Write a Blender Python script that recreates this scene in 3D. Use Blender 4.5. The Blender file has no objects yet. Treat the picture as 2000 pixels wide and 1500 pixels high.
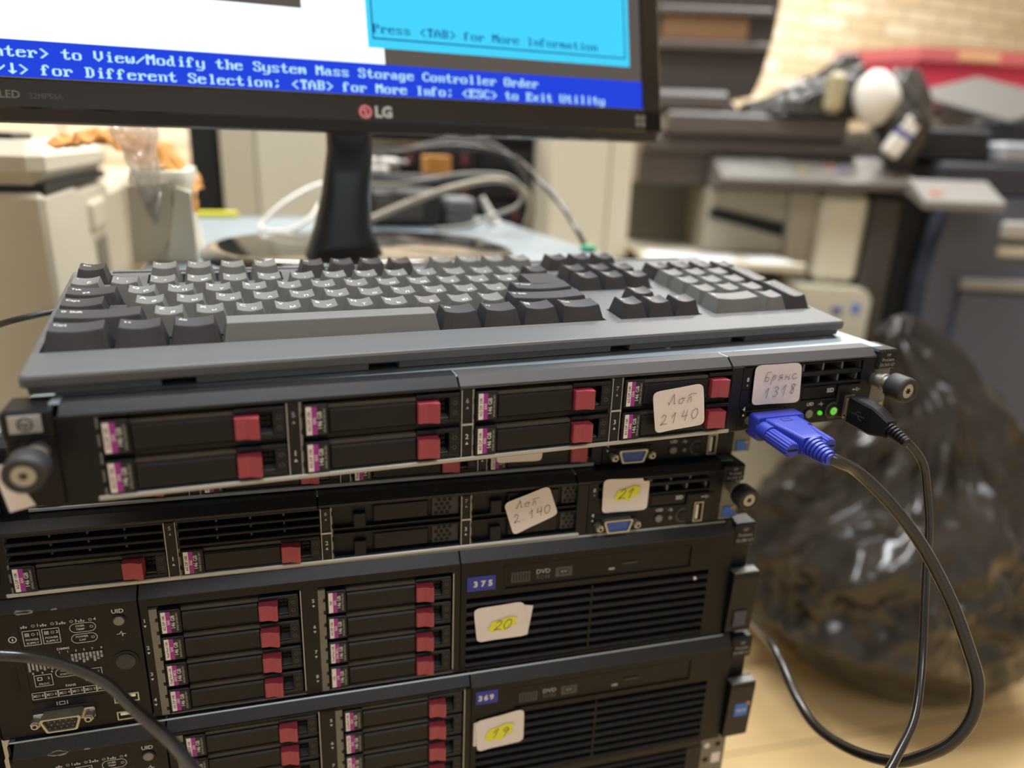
import bpy, math, random
from mathutils import Vector, Matrix, noise

S = 0.001                      # everything below is in millimetres
FLOOR = -780.0                 # floor level, z = 0 is the underside of the top server
scene = bpy.context.scene
COL = scene.collection
random.seed(4)

# ------------------------------------------------------------------ camera
cam = bpy.data.cameras.new('camera')
cam_o = bpy.data.objects.new('camera', cam); COL.objects.link(cam_o)
_r = Vector((0.9424027, -0.3324974, 0.0363667)); _u = Vector((0.0704257, 0.3035377, 0.9502132)); _f = Vector((0.3269821, 0.8929223, -0.3094712))
cam_o.matrix_world = Matrix(((_r.x, _u.x, -_f.x, .08038955), (_r.y, _u.y, -_f.y, -.31653955), (_r.z, _u.z, -_f.z, .14808541 - FLOOR * S), (0, 0, 0, 1)))
cam.sensor_width = 36.0
cam.sensor_fit = 'HORIZONTAL'
cam.lens = 1427.3127 / 2000 * 36
cam.clip_start = 0.01
cam.dof.use_dof = True
cam.dof.focus_distance = 0.388
cam.dof.aperture_fstop = 3.4
scene.camera = cam_o

# ------------------------------------------------------------------ world, lamps, exposure
scene.view_settings.view_transform = 'Standard'
scene.view_settings.look = 'None'
scene.view_settings.gamma = 1
scene.view_settings.use_curve_mapping = False
scene.view_settings.exposure = 0.0
world = bpy.data.worlds.new('world'); scene.world = world
world.use_nodes = True
world.node_tree.nodes['Background'].inputs[0].default_value = (.95, .97, 1.0, 1)
world.node_tree.nodes['Background'].inputs[1].default_value = 0.25

def area(name, x, y, z, sx, sy, power, col=(1, .95, .87), rx=0, rz=0):
    l = bpy.data.lights.new(name, 'AREA'); l.shape = 'RECTANGLE'; l.size = sx * S; l.size_y = sy * S; l.energy = power; l.color = col
    o = bpy.data.objects.new(name, l); COL.objects.link(o)
    o.location = (x * S, y * S, (z - FLOOR) * S); o.rotation_euler = (math.radians(rx), 0, math.radians(rz))
    return o
CEIL = 1950
area('ceiling_lamp_light', 150, 560, CEIL - 30, 1200, 300, 47, (.94, .97, 1))
area('ceiling_lamp_light', 1700, 900, CEIL - 30, 1200, 300, 46, (.95, .975, 1))
area('ceiling_lamp_light', 200, -1500, CEIL - 30, 1200, 300, 17, (.9, .95, 1))
area('ceiling_lamp_light', 2300, 2400, CEIL - 30, 1200, 300, 64, (1, .99, .95))
area('ceiling_lamp_light', 300, 2300, CEIL - 30, 1200, 300, 60, (1, .98, .95))

# ------------------------------------------------------------------ materials
MATS = {}
def lin(c):
    return tuple(((v / 255 / 12.92) if v / 255 <= .04045 else ((v / 255 + .055) / 1.055) ** 2.4) for v in c)
def mat(name, rgb, rough=.5, metal=0, dust=None, dust_amt=0, dscale=4200, bump=0, bscale=3000, vary=0, spec=.5, emit=None, estr=0, trans=0, alpha=1, coat=0):
    if name in MATS: return MATS[name]
    m = bpy.data.materials.new(name); m.use_nodes = True; MATS[name] = m
    nt = m.node_tree; b = nt.nodes['Principled BSDF']; L = nt.links
    c = lin(rgb)
    b.inputs['Base Color'].default_value = (*c, 1); b.inputs['Roughness'].default_value = rough; b.inputs['Metallic'].default_value = metal
    b.inputs['Specular IOR Level'].default_value = spec
    b.inputs['Transmission Weight'].default_value = trans; b.inputs['Alpha'].default_value = alpha; b.inputs['Coat Weight'].default_value = coat
    if emit:
        b.inputs['Emission Color'].default_value = (*lin(emit), 1); b.inputs['Emission Strength'].default_value = estr
    tc = nt.nodes.new('ShaderNodeTexCoord')
    col = None
    if vary:
        n = nt.nodes.new('ShaderNodeTexNoise'); n.inputs['Scale'].default_value = 40; n.inputs['Detail'].default_value = 5
        L.new(tc.outputs['Object'], n.inputs['Vector'])
        mx = nt.nodes.new('ShaderNodeMix'); mx.data_type = 'RGBA'
        mx.inputs[6].default_value = (*[v * (1 - vary) for v in c], 1); mx.inputs[7].default_value = (*[min(1, v * (1 + vary)) for v in c], 1)
        L.new(n.outputs['Fac'], mx.inputs[0]); col = mx.outputs[2]
    if dust:
        n = nt.nodes.new('ShaderNodeTexNoise'); n.inputs['Scale'].default_value = dscale; n.inputs['Detail'].default_value = 2
        n2 = nt.nodes.new('ShaderNodeTexNoise'); n2.inputs['Scale'].default_value = 60; n2.inputs['Detail'].default_value = 4
        L.new(tc.outputs['Object'], n.inputs['Vector']); L.new(tc.outputs['Object'], n2.inputs['Vector'])
        r = nt.nodes.new('ShaderNodeMapRange'); r.inputs[1].default_value = .6; r.inputs[2].default_value = .74; r.inputs[4].default_value = dust_amt
        r2 = nt.nodes.new('ShaderNodeMapRange'); r2.inputs[1].default_value = .35; r2.inputs[2].default_value = .65; r2.inputs[3].default_value = .25
        L.new(n.outputs['Fac'], r.inputs[0]); L.new(n2.outputs['Fac'], r2.inputs[0])
        mu = nt.nodes.new('ShaderNodeMath'); mu.operation = 'MULTIPLY'; L.new(r.outputs[0], mu.inputs[0]); L.new(r2.outputs[0], mu.inputs[1])
        mx = nt.nodes.new('ShaderNodeMix'); mx.data_type = 'RGBA'; mx.inputs[6].default_value = (*c, 1); mx.inputs[7].default_value = (*lin(dust), 1)
        if col: L.new(col, mx.inputs[6])
        L.new(mu.outputs[0], mx.inputs[0]); col = mx.outputs[2]
    if col: L.new(col, b.inputs['Base Color'])
    if bump:
        n = nt.nodes.new('ShaderNodeTexNoise'); n.inputs['Scale'].default_value = bscale; n.inputs['Detail'].default_value = 2
        L.new(tc.outputs['Object'], n.inputs['Vector'])
        bp = nt.nodes.new('ShaderNodeBump'); bp.inputs['Strength'].default_value = bump; bp.inputs['Distance'].default_value = .0004
        L.new(n.outputs['Fac'], bp.inputs['Height']); L.new(bp.outputs[0], b.inputs['Normal'])
    return m

M_BLK = mat('black_server_plastic', (13, 14, 19), .42, spec=.28, dust=(120, 115, 108), dust_amt=.35)
M_BLK2 = mat('dark_server_plastic', (16, 17, 22), .42, spec=.3, dust=(120, 115, 108), dust_amt=.3)
M_PANEL = mat('deep_black_panel', (11, 12, 15), .45, spec=.26, dust=(110, 108, 104), dust_amt=.15)
M_GLOSSBLK = mat('navy_black_bezel', (20, 21, 27), .4, spec=.4, dust=(170, 170, 172), dust_amt=.22, dscale=3600)
M_HOLE = mat('hole_black', (8, 8, 9), .8)
M_BEZGR = mat('grey_bezel_plastic', (62, 61, 63), .5, dust=(130, 128, 124), dust_amt=.25, dscale=6000)
M_STEEL = mat('bright_steel', (176, 178, 178), .4, .65, vary=.12)
M_DULLST = mat('dull_steel', (116, 116, 113), .5, .55, vary=.2)
M_GALV = mat('galvanised_lid', (152, 165, 173), .42, .85, vary=.16)
M_DUST = mat('dusty_ledge', (84, 76, 64), .9, dust=(150, 140, 120), dust_amt=.6)
M_RED = mat('burgundy_latch', (156, 60, 76), .38, dust=(190, 150, 150), dust_amt=.25)
M_WHT = mat('label_white', (226, 216, 214), .6)
M_PUR = mat('label_purple', (150, 42, 140), .5)
M_LBLK = mat('label_black', (22, 20, 24), .5)
M_INK = mat('ink_black', (24, 22, 26), .7)
M_PRINT = mat('print_white', (205, 205, 205), .6)
M_PRINTG = mat('print_grey', (150, 150, 152), .6)
M_PAPER = mat('sticker_paper', (226, 216, 212), .75, vary=.06, bump=.12, bscale=300)
M_PEN = mat('pen_ink', (62, 58, 74), .7)
M_YEL = mat('highlighter_yellow', (226, 226, 60), .7)
M_VBLUE = mat('vga_blue_plastic', (44, 60, 176), .4, dust=(120, 130, 200), dust_amt=.25)
M_VPORT = mat('vga_port_blue', (52, 84, 158), .5)
M_RUB = mat('black_cable_rubber', (34, 33, 33), .24, vary=.2, spec=.7)
M_SCREW = mat('screw_nickel', (180, 178, 170), .36, .8)
M_KNOB = mat('knob_rubber', (40, 40, 42), .55, dust=(130, 125, 120), dust_amt=.3)
M_GREEN = mat('green_led', (40, 120, 30), .3, emit=(80, 220, 40), estr=.75)
M_BTN = mat('grey_button', (120, 118, 112), .4)
M_TAGB = mat('blue_tag', (32, 50, 150), .5)
M_INTB = mat('processor_sticker_blue', (50, 110, 200), .5)
M_ORG = mat('orange_tag', (190, 140, 60), .6)
M_KCASE = mat('keyboard_case_plastic', (94, 95, 96), .5, dust=(140, 138, 132), dust_amt=.35, bump=.25, bscale=2500)
M_KLT = mat('light_grey_key', (112, 112, 109), .6, dust=(170, 165, 150), dust_amt=.3)
M_KDK = mat('dark_grey_key', (52, 50, 53), .5, dust=(140, 134, 124), dust_amt=.4)
M_KWELL = mat('key_well', (36, 35, 34), .8)
M_LEG = mat('key_legend_white', (235, 235, 228), .5)
M_MON = mat('gloss_black_monitor', (36, 32, 30), .12, coat=.4)
M_MONB = mat('matt_black_monitor', (34, 33, 34), .4)
M_BEIGE = mat('beige_printer_plastic', (206, 198, 178), .5, vary=.03)
M_BEIGE2 = mat('cream_tower_paint', (218, 212, 192), .5, vary=.03)
M_BEIGE3 = mat('cream_panel_edge', (200, 192, 170), .5)
M_DGREY = mat('dark_grey_copier', (92, 84, 80), .45)
M_OLIVE = mat('recess_shade_olive', (122, 116, 102), .6)  # the cream body's shade inside the recess, put into the colour
M_BLUGR = mat('blue_grey_copier', (84, 88, 102), .45)
M_DARK = mat('dark_cabinet', (20, 20, 23), .5)
M_REDBOX = mat('red_card', (204, 56, 82), .5, vary=.08)
M_REDLID = mat('red_card_lid', (204, 104, 104), .5, vary=.08)
M_KRAFT = mat('kraft_paper', (206, 146, 74), .8, vary=.15)
M_WHITE = mat('white_plastic', (236, 232, 224), .4)
M_SHEET = mat('paper_sheet', (236, 234, 238), .8)
M_BAG = mat('bin_bag_film', (48, 44, 41), .17, vary=.2)
M_BAG2 = mat('grey_bag_film', (62, 58, 55), .25, vary=.2)
M_CLEAR = mat('clear_wrap', (235, 230, 225), .12, trans=.55, alpha=.6)
M_GREYC = mat('grey_cable', (150, 146, 138), .5)
M_BEIGEC = mat('beige_cable', (172, 162, 144), .5)
M_CART = mat('grey_cart_steel', (110, 112, 114), .5, .3)
M_DESK = mat('desk_laminate', (170, 160, 145), .5, vary=.08)

def emis(name, rgb, s):
    m = bpy.data.materials.new(name); m.use_nodes = True; nt = m.node_tree
    for n in list(nt.nodes): nt.nodes.remove(n)
    e = nt.nodes.new('ShaderNodeEmission'); o = nt.nodes.new('ShaderNodeOutputMaterial')
    e.inputs[0].default_value = (*lin(rgb), 1); e.inputs[1].default_value = s
    nt.links.new(e.outputs[0], o.inputs[0]); return m
E_GREY = emis('screen_grey', (100, 92, 86), .9)
E_WHITE = emis('screen_white', (240, 255, 255), 1.25)
E_BLUE = emis('screen_blue', (38, 70, 222), 1.0)
E_CYAN = emis('screen_cyan', (72, 214, 255), 1.0)
E_NAVY = emis('screen_navy', (24, 92, 150), 1.0)
E_TXT = emis('screen_text', (190, 240, 255), 1.05)

# ------------------------------------------------------------------ mesh builder
class MB:
    def __init__(self): self.v = []; self.f = []; self.mi = []; self.sm = []; self.mats = []; self.M = None
    def mid(self, m):
        if m not in self.mats: self.mats.append(m)
        return self.mats.index(m)
    def add(self, vs, fs, m, smooth=False):
        b = len(self.v); k = self.mid(m)
        for p in vs:
            p = Vector(p)
            self.v.append(self.M @ p if self.M else p)
        for f in fs: self.f.append([b + i for i in f]); self.mi.append(k); self.sm.append(smooth)
    def box(self, x0, x1, y0, y1, z0, z1, m, c=0):
        if c <= 0:
            vs = [(x, y, z) for x in (x0, x1) for y in (y0, y1) for z in (z0, z1)]
            self.add(vs, [(0, 1, 3, 2), (4, 6, 7, 5), (0, 4, 5, 1), (2, 3, 7, 6), (0, 2, 6, 4), (1, 5, 7, 3)], m); return
        c = min(c, (x1 - x0) * .49, (y1 - y0) * .49, (z1 - z0) * .49)
        vs = []; ix = {}
        lo = (x0, y0, z0); hi = (x1, y1, z1)
        for sx in (0, 1):
            for sy in (0, 1):
                for sz in (0, 1):
                    s = (sx, sy, sz)
                    for ax in range(3):
                        p = [0, 0, 0]
                        for k in range(3):
                            e = hi[k] if s[k] else lo[k]
                            p[k] = e if k == ax else e + (-c if s[k] else c)
                        ix[(s, ax)] = len(vs); vs.append(tuple(p))
        fs = []
        for ax in range(3):
            a, b = [k for k in range(3) if k != ax]
            for e in (0, 1):
                q = []
                for i, j in ((0, 0), (1, 0), (1, 1), (0, 1)):
                    s = [0, 0, 0]; s[ax] = e; s[a] = i; s[b] = j; q.append(ix[(tuple(s), ax)])
                fs.append(q)
            for i in (0, 1):
                for j in (0, 1):
                    s0 = [0, 0, 0]; s0[a] = i; s0[b] = j; s1 = list(s0); s1[ax] = 1
                    s0 = tuple(s0); s1 = tuple(s1)
                    fs.append([ix[(s0, a)], ix[(s1, a)], ix[(s1, b)], ix[(s0, b)]])
        for sx in (0, 1):
            for sy in (0, 1):
                for sz in (0, 1): fs.append([ix[((sx, sy, sz), k)] for k in range(3)])
        ctr = Vector(((x0 + x1) / 2, (y0 + y1) / 2, (z0 + z1) / 2)); out = []
        for f in fs:
            p = [Vector(vs[i]) for i in f]; n = (p[1] - p[0]).cross(p[2] - p[0])
            if n.dot(sum(p, Vector()) / len(p) - ctr) < 0: f = f[::-1]
            out.append(f)
        self.add(vs, out, m)
    def prism(self, poly, ax, a0, a1, m, smooth=False):
        # poly in the two other axes (in x,y,z order), extruded along ax
        def P(q, a):
            q = list(q); q.insert(ax, a); return tuple(q)
        n = len(poly); vs = [P(q, a0) for q in poly] + [P(q, a1) for q in poly]
        self.add(vs, [list(range(n))[::-1], list(range(n, 2 * n))], m)
        self.add(vs, [[i, (i + 1) % n, n + (i + 1) % n, n + i] for i in range(n)], m, smooth)
    def cyl(self, p0, p1, r0, m, r1=None, n=20, caps=True, smooth=True, capm=None):
        p0 = Vector(p0); p1 = Vector(p1); r1 = r0 if r1 is None else r1
        d = (p1 - p0).normalized(); a = d.orthogonal().normalized(); b = d.cross(a)
        ring = lambda p, r: [p + (a * math.cos(t) + b * math.sin(t)) * r for t in [2 * math.pi * i / n for i in range(n)]]
        A = ring(p0, r0); B = ring(p1, r1)
        self.add(A + B, [[i, (i + 1) % n, n + (i + 1) % n, n + i] for i in range(n)], m, smooth)
        if caps:
            self.add(A, [list(range(n))[::-1]], capm or m); self.add(B, [list(range(n))], capm or m)
    def ringdisc(self, p, r0, r1, m, n=24, ax=1):
        vs = []
        for r in (r0, r1):
            for i in range(n):
                t = 2 * math.pi * i / n; vs.append((p[0] + r * math.cos(t), p[1], p[2] + r * math.sin(t)))
        self.add(vs, [[i, (i + 1) % n, n + (i + 1) % n, n + i] for i in range(n)], m)
    def tube(self, pts, r, m, n=12, sub=6, caps=True):
        P = [Vector(p) for p in pts]; C = []
        for i in range(len(P) - 1):
            p0 = P[max(0, i - 1)]; p1 = P[i]; p2 = P[i + 1]; p3 = P[min(len(P) - 1, i + 2)]
            for k in range(sub):
                t = k / sub
                C.append(.5 * ((2 * p1) + (p2 - p0) * t + (2 * p0 - 5 * p1 + 4 * p2 - p3) * t * t + (3 * p1 - p0 - 3 * p2 + p3) * t ** 3))
        C.append(P[-1])
        vs = []; a = None
        for i, c in enumerate(C):
            d = (C[min(i + 1, len(C) - 1)] - C[max(0, i - 1)]).normalized()
            a = d.orthogonal().normalized() if a is None else (a - d * a.dot(d)).normalized()
            b = d.cross(a); rr = r(i / (len(C) - 1)) if callable(r) else r
            vs += [c + (a * math.cos(2 * math.pi * k / n) + b * math.sin(2 * math.pi * k / n)) * rr for k in range(n)]
        fs = [[i * n + k, i * n + (k + 1) % n, (i + 1) * n + (k + 1) % n, (i + 1) * n + k] for i in range(len(C) - 1) for k in range(n)]
        if caps: fs += [list(range(n))[::-1], [(len(C) - 1) * n + k for k in range(n)]]
        self.add(vs, fs, m, True)
    def text(self, s, o, u, v, size, m, align='C', bold=0):
        vs, fs = text_mesh(s, align, bold or .012)
        o = Vector(o); u = Vector(u); v = Vector(v)
        self.add([o + u * (p[0] * size) + v * (p[1] * size) for p in vs], fs, m)
    def ftext(self, s, x, y, z, size, m, align='C', bold=0):       # text on a front face (x right, z up)
        self.text(s, (x, y, z), (1, 0, 0), (0, 0, 1), size, m, align, bold)
    def stroke(self, pts, o, u, v, w, m, nrm=(0, -1, 0), lift=.06):
        o = Vector(o); u = Vector(u); v = Vector(v); N = Vector(nrm) * lift
        for a, b in zip(pts[:-1], pts[1:]):
            a = o + u * a[0] + v * a[1] + N; b = o + u * b[0] + v * b[1] + N
            d = (b - a)
            if d.length < 1e-6: continue
            d.normalize(); q = d.cross(Vector(nrm)).normalized() * w / 2; e = d * w * .35
            self.add([a - q - e, b - q + e, b + q + e, a + q - e], [(0, 1, 2, 3)], m)
    def loops(self, rings, m, smooth=True, cap0=True, cap1=True):
        n = len(rings[0]); vs = [p for r in rings for p in r]
        fs = [[i * n + k, i * n + (k + 1) % n, (i + 1) * n + (k + 1) % n, (i + 1) * n + k] for i in range(len(rings) - 1) for k in range(n)]
        self.add(vs, fs, m, smooth)
        if cap0: self.add(rings[0], [list(range(n))[::-1]], m)
        if cap1: self.add(rings[-1], [list(range(n))], m)
    def build(self, name, parent=None, label=None, origin=None):
        me = bpy.data.meshes.new(name)
        o3 = Vector(origin) if origin else Vector((0, 0, 0))
        me.from_pydata([tuple((p - o3) * S) for p in self.v], [], self.f)
        for m in self.mats: me.materials.append(m)
        me.polygons.foreach_set('material_index', self.mi); me.polygons.foreach_set('use_smooth', self.sm)
        me.update()
        ob = bpy.data.objects.new(name, me); COL.objects.link(ob)
        if parent: ob.parent = parent; ob.location = o3 * S
        else: ob.location = (o3.x * S, o3.y * S, (o3.z - FLOOR) * S)
        if label: ob['label'] = label
        return ob

_TX = {}
def text_mesh(s, align='C', bold=0):
    k = (s, align, bold)
    if k not in _TX:
        c = bpy.data.curves.new('txt', 'FONT'); c.body = s; c.size = 1; c.resolution_u = 2; c.offset = bold
        c.align_x = {'C': 'CENTER', 'L': 'LEFT', 'R': 'RIGHT'}[align]; c.align_y = 'CENTER'
        o = bpy.data.objects.new('txt', c)
        me = o.to_mesh()
        _TX[k] = ([tuple(v.co) for v in me.vertices], [list(p.vertices) for p in me.polygons])
        o.to_mesh_clear(); bpy.data.objects.remove(o); bpy.data.curves.remove(c)
    return _TX[k]

def tag(o, label, cat, group=None, kind=None):
    o['label'] = label; o['category'] = cat
    if group: o['group'] = group
    if kind: o['kind'] = kind
    return o
def thing(name, label, cat, x, y, z, rz=0, group=None):
    o = bpy.data.objects.new(name, None); COL.objects.link(o); o.empty_display_size = .02
    o.location = (x * S, y * S, (z - FLOOR) * S); o.rotation_euler = (0, 0, rz)
    return tag(o, label, cat, group)
def struct(o): o['kind'] = 'structure'; return o
def inst(src, parent, x, y, z):
    o = src.copy(); COL.objects.link(o); o.parent = parent; o.location = (x * S, y * S, z * S); return o

# ------------------------------------------------------------------ room
def bricks():
    m = bpy.data.materials.new('cream_brick_wall'); m.use_nodes = True; nt = m.node_tree; b = nt.nodes['Principled BSDF']; L = nt.links
    tc = nt.nodes.new('ShaderNodeTexCoord'); sep = nt.nodes.new('ShaderNodeSeparateXYZ'); cmb = nt.nodes.new('ShaderNodeCombineXYZ')
    L.new(tc.outputs['Object'], sep.inputs[0]); L.new(sep.outputs[0], cmb.inputs[0]); L.new(sep.outputs[2], cmb.inputs[1])
    br = nt.nodes.new('ShaderNodeTexBrick'); br.inputs['Scale'].default_value = 1
    br.inputs['Brick Width'].default_value = .27; br.inputs['Row Height'].default_value = .08; br.inputs['Mortar Size'].default_value = .011; br.inputs['Mortar Smooth'].default_value = .4
    br.inputs['Color1'].default_value = (*lin((218, 198, 166)), 1); br.inputs['Color2'].default_value = (*lin((246, 236, 214)), 1); br.inputs['Mortar'].default_value = (*lin((196, 176, 146)), 1)
    L.new(cmb.outputs[0], br.inputs[0]); L.new(br.outputs[0], b.inputs['Base Color']); b.inputs['Roughness'].default_value = .7
    bp = nt.nodes.new('ShaderNodeBump'); bp.inputs['Strength'].default_value = .5; bp.inputs['Distance'].default_value = .006; bp.invert = True
    L.new(br.outputs['Fac'], bp.inputs['Height']); L.new(bp.outputs[0], b.inputs['Normal']); return m
def laminate():
    m = bpy.data.materials.new('oak_laminate_floor'); m.use_nodes = True; nt = m.node_tree; b = nt.nodes['Principled BSDF']; L = nt.links
    tc = nt.nodes.new('ShaderNodeTexCoord'); mp = nt.nodes.new('ShaderNodeMapping'); L.new(tc.outputs['Object'], mp.inputs[0])
    mp.inputs['Rotation'].default_value = (0, 0, .12)
    br = nt.nodes.new('ShaderNodeTexBrick'); br.inputs['Scale'].default_value = 1; br.inputs['Brick Width'].default_value = 1.2; br.inputs['Row Height'].default_value = .19; br.inputs['Mortar Size'].default_value = .002
    br.inputs['Color1'].default_value = (*lin((228, 198, 146)), 1); br.inputs['Color2'].default_value = (*lin((218, 186, 134)), 1); br.inputs['Mortar'].default_value = (*lin((150, 118, 80)), 1)
    L.new(mp.outputs[0], br.inputs[0])
    n = nt.nodes.new('ShaderNodeTexNoise'); n.inputs['Scale'].default_value = 3; n.inputs['Detail'].default_value = 5
    m2 = nt.nodes.new('ShaderNodeMapping'); m2.inputs['Scale'].default_value = (1.2, 14, 1); L.new(mp.outputs[0], m2.inputs[0]); L.new(m2.outputs[0], n.inputs[0])
    mx = nt.nodes.new('ShaderNodeMix'); mx.data_type = 'RGBA'; mx.blend_type = 'MULTIPLY'; mx.inputs[0].default_value = .16
    L.new(br.outputs[0], mx.inputs[6]); L.new(n.outputs['Fac'], mx.inputs[7]); L.new(mx.outputs[2], b.inputs['Base Color']); b.inputs['Roughness'].default_value = .45
    return m
M_BRICK = bricks(); M_FLOOR = laminate(); M_CEIL = mat('white_ceiling', (235, 232, 225), .8); M_PLASTER = mat('plaster_wall', (196, 198, 202), .8)
def room():
    x0, x1, y0, y1 = -2300, 5400, -2600, 3300
    def slab(n, a, b, c, d, e, f, m):
        q = MB(); q.box(a, b, c, d, e, f, m); struct(q.build(n, origin=((a + b) / 2, (c + d) / 2, e)))
    slab('floor', x0, x1, y0, y1, FLOOR - 60, FLOOR, M_FLOOR)
    slab('ceiling', x0, x1, y0, y1, CEIL, CEIL + 60, M_CEIL)
    slab('wall_back', x0, x1, y1, y1 + 100, FLOOR, CEIL, M_BRICK)
    slab('wall_front', x0, x1, y0 - 100, y0, FLOOR, CEIL, M_PLASTER)
    slab('wall_left', x0 - 100, x0, y0, y1, FLOOR, CEIL, M_PLASTER)
    slab('wall_right', x1, x1 + 100, y0, y1, FLOOR, CEIL, M_PLASTER)
room()

# ------------------------------------------------------------------ drive carrier and its sub-parts
def label_mesh(top, mid, size='146 GB'):
    q = MB(); t = .25
    q.box(1.2, 3.6, -1.2 - t, -1.0, 1.0, 14.2, M_WHT); q.box(3.6, 5.9, -1.2 - t, -1.0, 1.0, 14.2, M_PUR); q.box(5.9, 10.0, -1.2 - t, -1.0, 1.0, 14.2, M_LBLK)
    y = -1.2 - t - .05; U = (0, 0, 1); V = (-1, 0, 0)
    q.text(top, (2.5, y, 7.6), U, V, 1.8 if len(top) > 9 else 2.0, M_INK)
    q.text(mid, (4.75, y, 7.6), U, V, 2.0, M_WHT)
    q.text(size, (7.1, y, 7.6), U, V, 2.8, M_PRINT)
    q.text('SPARE 507283-001', (9.15, y, 7.6), U, V, 1.45, M_PRINTG)
    return q
CARR = None
def carrier(parent, x, z, kind='6G', z_scale=1):
    global CARR
    if CARR is None:
        q = MB()
        q.box(0, 11, -1.2, 20, 0, 15.2, M_BLK2, .5)
        q.box(10.8, 51.5, -.7, 14, .8, 12.2, M_BLK2, .9)
        q.box(10.8, 51.5, 1.6, 20, 12.0, 13.9, M_DUST)
        q.box(51.2, 72.7, 0, 20, 12.9, 15.2, M_BLK2, .5); q.box(51.2, 72.7, 0, 20, 0, 2.2, M_BLK2, .4); q.box(67, 72.7, 0, 20, 2.0, 13.2, M_BLK2, .3)
        q.box(51.2, 67.2, 7, 20, 2.0, 13.2, M_HOLE)
        q.box(61.8, 67.0, 1.5, 7, 2.1, 2.9, M_DULLST)
        for i in range(2):
            for j in range(3): q.box(62.2 + i * 2.4, 64.0 + i * 2.4, 5.6, 7.2, 5.2 + j * 2.4, 6.8 + j * 2.4, M_BLK2)
        for zz in (10.3, 5.3):
            q.ringdisc((69.8, -.08, zz), .75, 1.15, M_BEZGR, 14); q.cyl((69.8, -.05, zz), (69.8, .6, zz), .8, M_HOLE, n=12)
        a = q.build('drive_carrier')
        q = MB()
        # burgundy release button, a lip that swells forward at its right edge
        q.prism([(51.4, 3), (51.4, -3.0), (52.1, -3.6), (56, -3.4), (60.6, -5.2), (61.5, -4.6), (61.5, 3)], 2, 2.5, 12.2, M_RED)
        b = q.build('release_button')
        labs = {k: label_mesh(*v).build('drive_label') for k, v in {'6G': ('6G DP 10K', 'SAS'), 'DP': ('Dual Port 10K', 'SAS'), 'MDL': ('Dual Port 10K', 'SAS MDL'), '10K': ('10K', 'SAS')}.items()}
        CARR = [a, b, labs, [False]]
        protos.extend([a, b] + list(labs.values()))
    c = inst(CARR[0], parent, x, 0, z); inst(CARR[1], c, 0, 0, 0); inst(CARR[2][kind], c, 0, 0, 0)
    return c
protos = []

# ------------------------------------------------------------------ handwriting
DIG = {'0': [[(.5, 1), (.15, .8), (.05, .4), (.3, 0), (.7, .1), (.9, .5), (.8, .9), (.5, 1)]],
 '1': [[(.1, .6), (.55, 1), (.4, 0)]], '2': [[(.1, .75), (.35, 1), (.7, .85), (.6, .5), (.05, 0), (.35, .08), (.9, .02)]],
 '3': [[(.15, .9), (.5, 1), (.75, .8), (.4, .55), (.75, .35), (.5, 0), (.05, .1)]],
 '4': [[(.3, 1), (.1, .45), (.85, .5)], [(.8, 1), (.6, 0)]],
 '8': [[(.75, .85), (.45, 1), (.2, .8), (.65, .35), (.45, 0), (.15, .2), (.75, .85)]],
 '9': [[(.8, .8), (.5, 1), (.2, .75), (.45, .5), (.8, .8), (.6, 0)]], '.': [[(.3, .05), (.4, 0)]],
 'Л': [[(0, .25), (.12, .02), (.6, 1), (.75, .45), (.8, .05), (1, .1)]],
 'о': [[(.5, .55), (.15, .4), (.2, .05), (.6, .02), (.8, .35), (.5, .55), (.95, .5)]],
 'т': [[(.1, .02), (.2, .5), (.5, .55), (.55, .05)], [(.05, .72), (.5, .86), (1.15, .84)]],
 'Б': [[(.9, 1), (.3, .95), (.15, .1), (.6, 0), (.8, .3), (.5, .5), (.2, .4)]],
 'р': [[(.3, .6), (.1, -.35)], [(.28, .4), (.6, .6), (.75, .3), (.4, .05)]],
 'я': [[(.7, .05), (.65, .6), (.25, .5), (.3, .3), (.65, .3), (.1, 0)]],
 'н': [[(.2, .55), (.1, 0)], [(.15, .3), (.7, .3)], [(.75, .55), (.65, 0), (.9, .1)]],
 'с': [[(.75, .5), (.3, .55), (.15, .2), (.4, 0), (.9, .1)]], 'к': [[(.2, .6), (.1, 0)], [(.7, .55), (.2, .3), (.7, 0)]]}
def write(q, s, x, z, size, y, pitch=.95, m=None, rot=0, slant=.12, w=.28):
    c, sn = math.cos(rot), math.sin(rot)
    for i, ch in enumerate(s):
        for st in DIG.get(ch, []):
            P = []
            for a, b in st:
                px = (a * .8 + i * pitch + slant * b) * size; pz = b * size
                P.append((x + px * c - pz * sn, z + px * sn + pz * c))
            q.stroke(P, (0, y, 0), (1, 0, 0), (0, 0, 1), w, m or M_PEN)

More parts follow.
